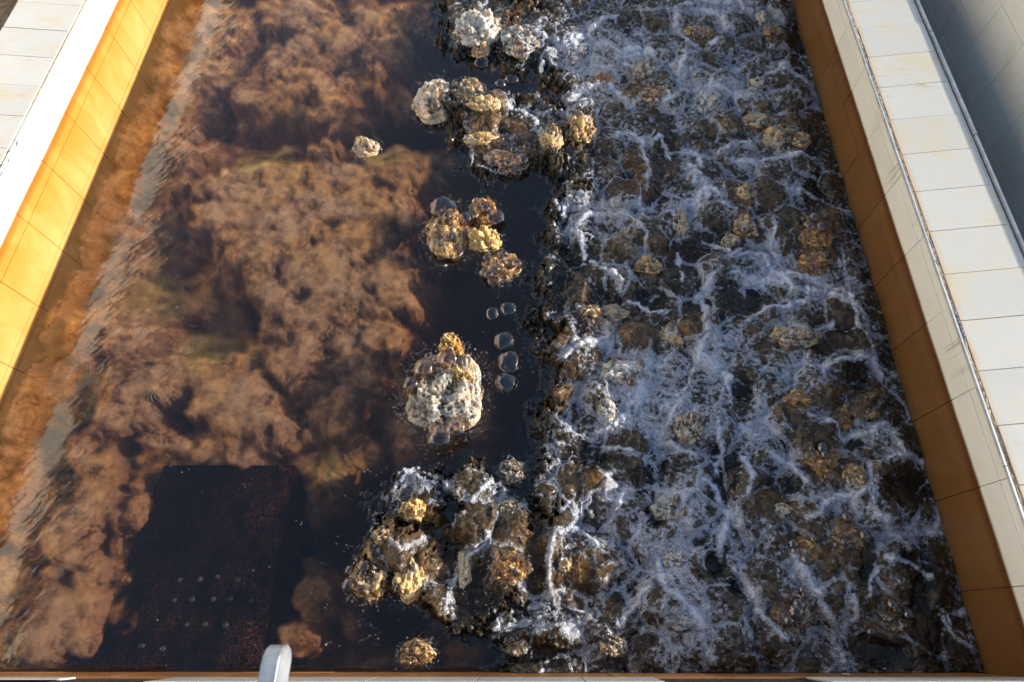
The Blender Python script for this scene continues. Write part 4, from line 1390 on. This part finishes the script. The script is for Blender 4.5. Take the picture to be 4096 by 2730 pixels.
BUB = [
    (1130, 712, 17, 'clear bubble standing alone in the dark gap, left of a pair'),
    (1167, 702, 19, 'clear bubble standing alone in the dark gap, right of a pair'),
    (1172, 822, 31, 'large cloudy bubble right of the largest froth mass, upper of two'),
    (1164, 872, 30, 'large cloudy bubble right of the largest froth mass, lower of two'),
    (1160, 775, 24, 'dim bubble just above the two large cloudy ones'),
    (1137, 497, 22, 'glassy bubble leaning on the round russet mound'),
    (1020, 476, 34, 'glassy cap bubble on the back of the golden bubble mass'),
    (1108, 193, 13, 'dark round bubble beside the tan knobbly lump'),
    (1150, 182, 14, 'small bubble in the dark gap near the top, left of a pair'),
    (1175, 172, 17, 'small bubble in the dark gap near the top, right of a pair'),
    (1089, 297, 17, 'clear bubble on the left end of the curved golden crest'),
    (1107, 133, 20, 'brownish bubble under the small golden mound at the top'),
    (1322, 724, 17, 'clear bubble left of the olive lump in mid basin'),
    (1367, 836, 24, 'glassy crumpled bubble left of the largest blue-white mound'),
    (1578, 778, 17, 'clear bubble at the right side of the greyish tan mound'),
    (1285, 452, 13, 'purple-brown bubble at the left rim of the churning water'),
    (1055, 1085, 9, 'small bubble above the lower froth patch'),
    (1240, 1255, 9, 'small bubble beside the brown swollen mound'),
    (936, 1140, 26, 'thin clear bubble behind the glowing gold and white mound'),
    (1860, 944, 9, 'small dark bubble between two amber lumps'),
]
for i, (cx, cy, r, lab) in enumerate(BUB):
    x, y = ov(cx, cy, 0.03)
    xa, _ = ov(cx - r, cy, 0.03)
    rr = abs(x - xa)
    o = link(bpy.data.objects.new('bubble', BM_))
    o.location = (x, y - rr * 0.2, 0.0 if i not in (5, 6, 10, 13, 14, 18) else 0.035)
    o.scale = (rr * random.uniform(.9, 1.1), rr * random.uniform(.85, 1.05), rr * 0.62)
    o.rotation_euler = (0, 0, random.uniform(0, 6))
    tag(o, lab, 'bubble', 'large bubbles on the water')

# ------------------------------------------------------------------ dark slab in place of a cast shadow, with nozzles
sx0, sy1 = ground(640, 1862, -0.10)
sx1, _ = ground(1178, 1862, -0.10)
slab = empty('shadow_slab', (-1.7, 0.3, -0.75))
tag(slab, 'dark submerged slab standing in for a rectangular shadow, caustic veins painted on, at the lower left', 'slab')
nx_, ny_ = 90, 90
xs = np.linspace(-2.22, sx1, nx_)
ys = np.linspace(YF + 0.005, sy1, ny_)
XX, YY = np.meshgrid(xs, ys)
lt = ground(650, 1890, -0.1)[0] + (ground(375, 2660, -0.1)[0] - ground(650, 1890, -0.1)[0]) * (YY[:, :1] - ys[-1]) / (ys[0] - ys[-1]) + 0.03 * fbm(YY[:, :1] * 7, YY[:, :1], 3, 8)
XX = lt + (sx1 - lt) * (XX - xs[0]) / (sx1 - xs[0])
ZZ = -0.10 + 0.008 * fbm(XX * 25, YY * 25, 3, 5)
grid_mesh('shadow_slab_top', XX, YY, ZZ, M_SLAB, None, slab)
box('shadow_slab_body', (-1.86, YF + 0.005, -0.75), (sx1, sy1, -0.112), M_SLAB, slab)
for r_, row in enumerate(((930, (1090, 1210, 1325, 1440)), (1068, (1060, 1170, 1290, 1405, 1530)), (1210, (1140, 1255, 1380)), (1350, (985, 865)))):
    for qx in row[1]:
        px, py = qx / 1.531, row[0] / 1.531 + 1706
        x, y = ground(px + random.uniform(-8, 8), py + random.uniform(-8, 8), -0.09)
        bm = bmesh.new()
        bmesh.ops.create_cone(bm, cap_ends=True, segments=10, radius1=0.013, radius2=0.008, depth=0.02)
        me = bpy.data.meshes.new('nozzle')
        bm.to_mesh(me)
        bm.free()
        me.materials.append(M_NOZ)
        o = bpy.data.objects.new('nozzle', me)
        o.location = (x, y, -0.095)
        o.scale = (random.uniform(.7, 1.3), random.uniform(.8, 1.3), 0.7)
        link(o, slab)
for o in slab.children:
    o.location = Vector(o.location) - slab.location

# ------------------------------------------------------------------ handrail end near the camera
def build_rail():
    top = empty('handrail', (-0.70, -0.40, 0.534))
    tag(top, 'blurred end of a flat galvanised handrail rising into view at the bottom', 'handrail')
    x0, x1 = -0.742, -0.692
    prof = []
    zc, r = 1.2, 0.045
    # closed side profile (y, z): long top run, rounded nose, underside run
    pts = [(-0.60, zc)]
    for a in np.linspace(90, -90, 14):
        pts.append((-0.082 + r * math.cos(R(a)), zc - r + r * math.sin(R(a))))
    pts.append((-0.60, zc - 2 * r))
    ring = pts
    n = len(ring)
    bm = bmesh.new()
    A = [bm.verts.new((x0, p[0], p[1])) for p in ring]
    B = [bm.verts.new((x1, p[0], p[1])) for p in ring]
    for i in range(n):
        j = (i + 1) % n
        bm.faces.new((A[i], A[j], B[j], B[i]))
    bm.faces.new(A)
    bm.faces.new(B[::-1])
    bmesh.ops.recalc_face_normals(bm, faces=bm.faces)
    bmesh.ops.bevel(bm, geom=[e for e in bm.edges if e.is_manifold and e.calc_face_angle(0) > 1.0], offset=0.004, segments=3, affect='EDGES')
    me = bpy.data.meshes.new('bent_bar')
    bm.to_mesh(me)
    bm.free()
    me.materials.append(M_STEEL)
    o = link(bpy.data.objects.new('bent_bar', me), top)
    o.location = -top.location
    f = box('post', (x0 + 0.004, -0.60, 0.50), (x1 - 0.004, -0.55, zc - 2 * r - 0.001), M_STEEL, top)
    f.location = -top.location


build_rail()

# small dry leaf standing on the front edge
lx, ly = ground(3373, 2672, 0.30)
vs = []
for i in range(7):
    t_ = i / 6
    w = 0.010 * math.sin(math.pi * (0.08 + 0.9 * t_))
    vs += [(-w, 0.004 * math.sin(3 * t_), t_ * 0.05), (0, -0.003, t_ * 0.052), (w, 0.005 * math.cos(3 * t_), t_ * 0.05)]
fs = []
for i in range(6):
    for j in range(2):
        a = i * 3 + j
        fs.append((a, a + 1, a + 4, a + 3))
leaf = mesh_obj('dry_leaf', vs, fs, M_LEAF, smooth=True)
leaf.location = (lx, YF + 0.004, 0.28)
leaf.rotation_euler = (-0.15, 0.15, 0.3)
sm = leaf.modifiers.new('thickness', 'SOLIDIFY')
sm.thickness = 0.001
tag(leaf, 'small pale dry leaf stuck to the front wall above the foam', 'leaf')
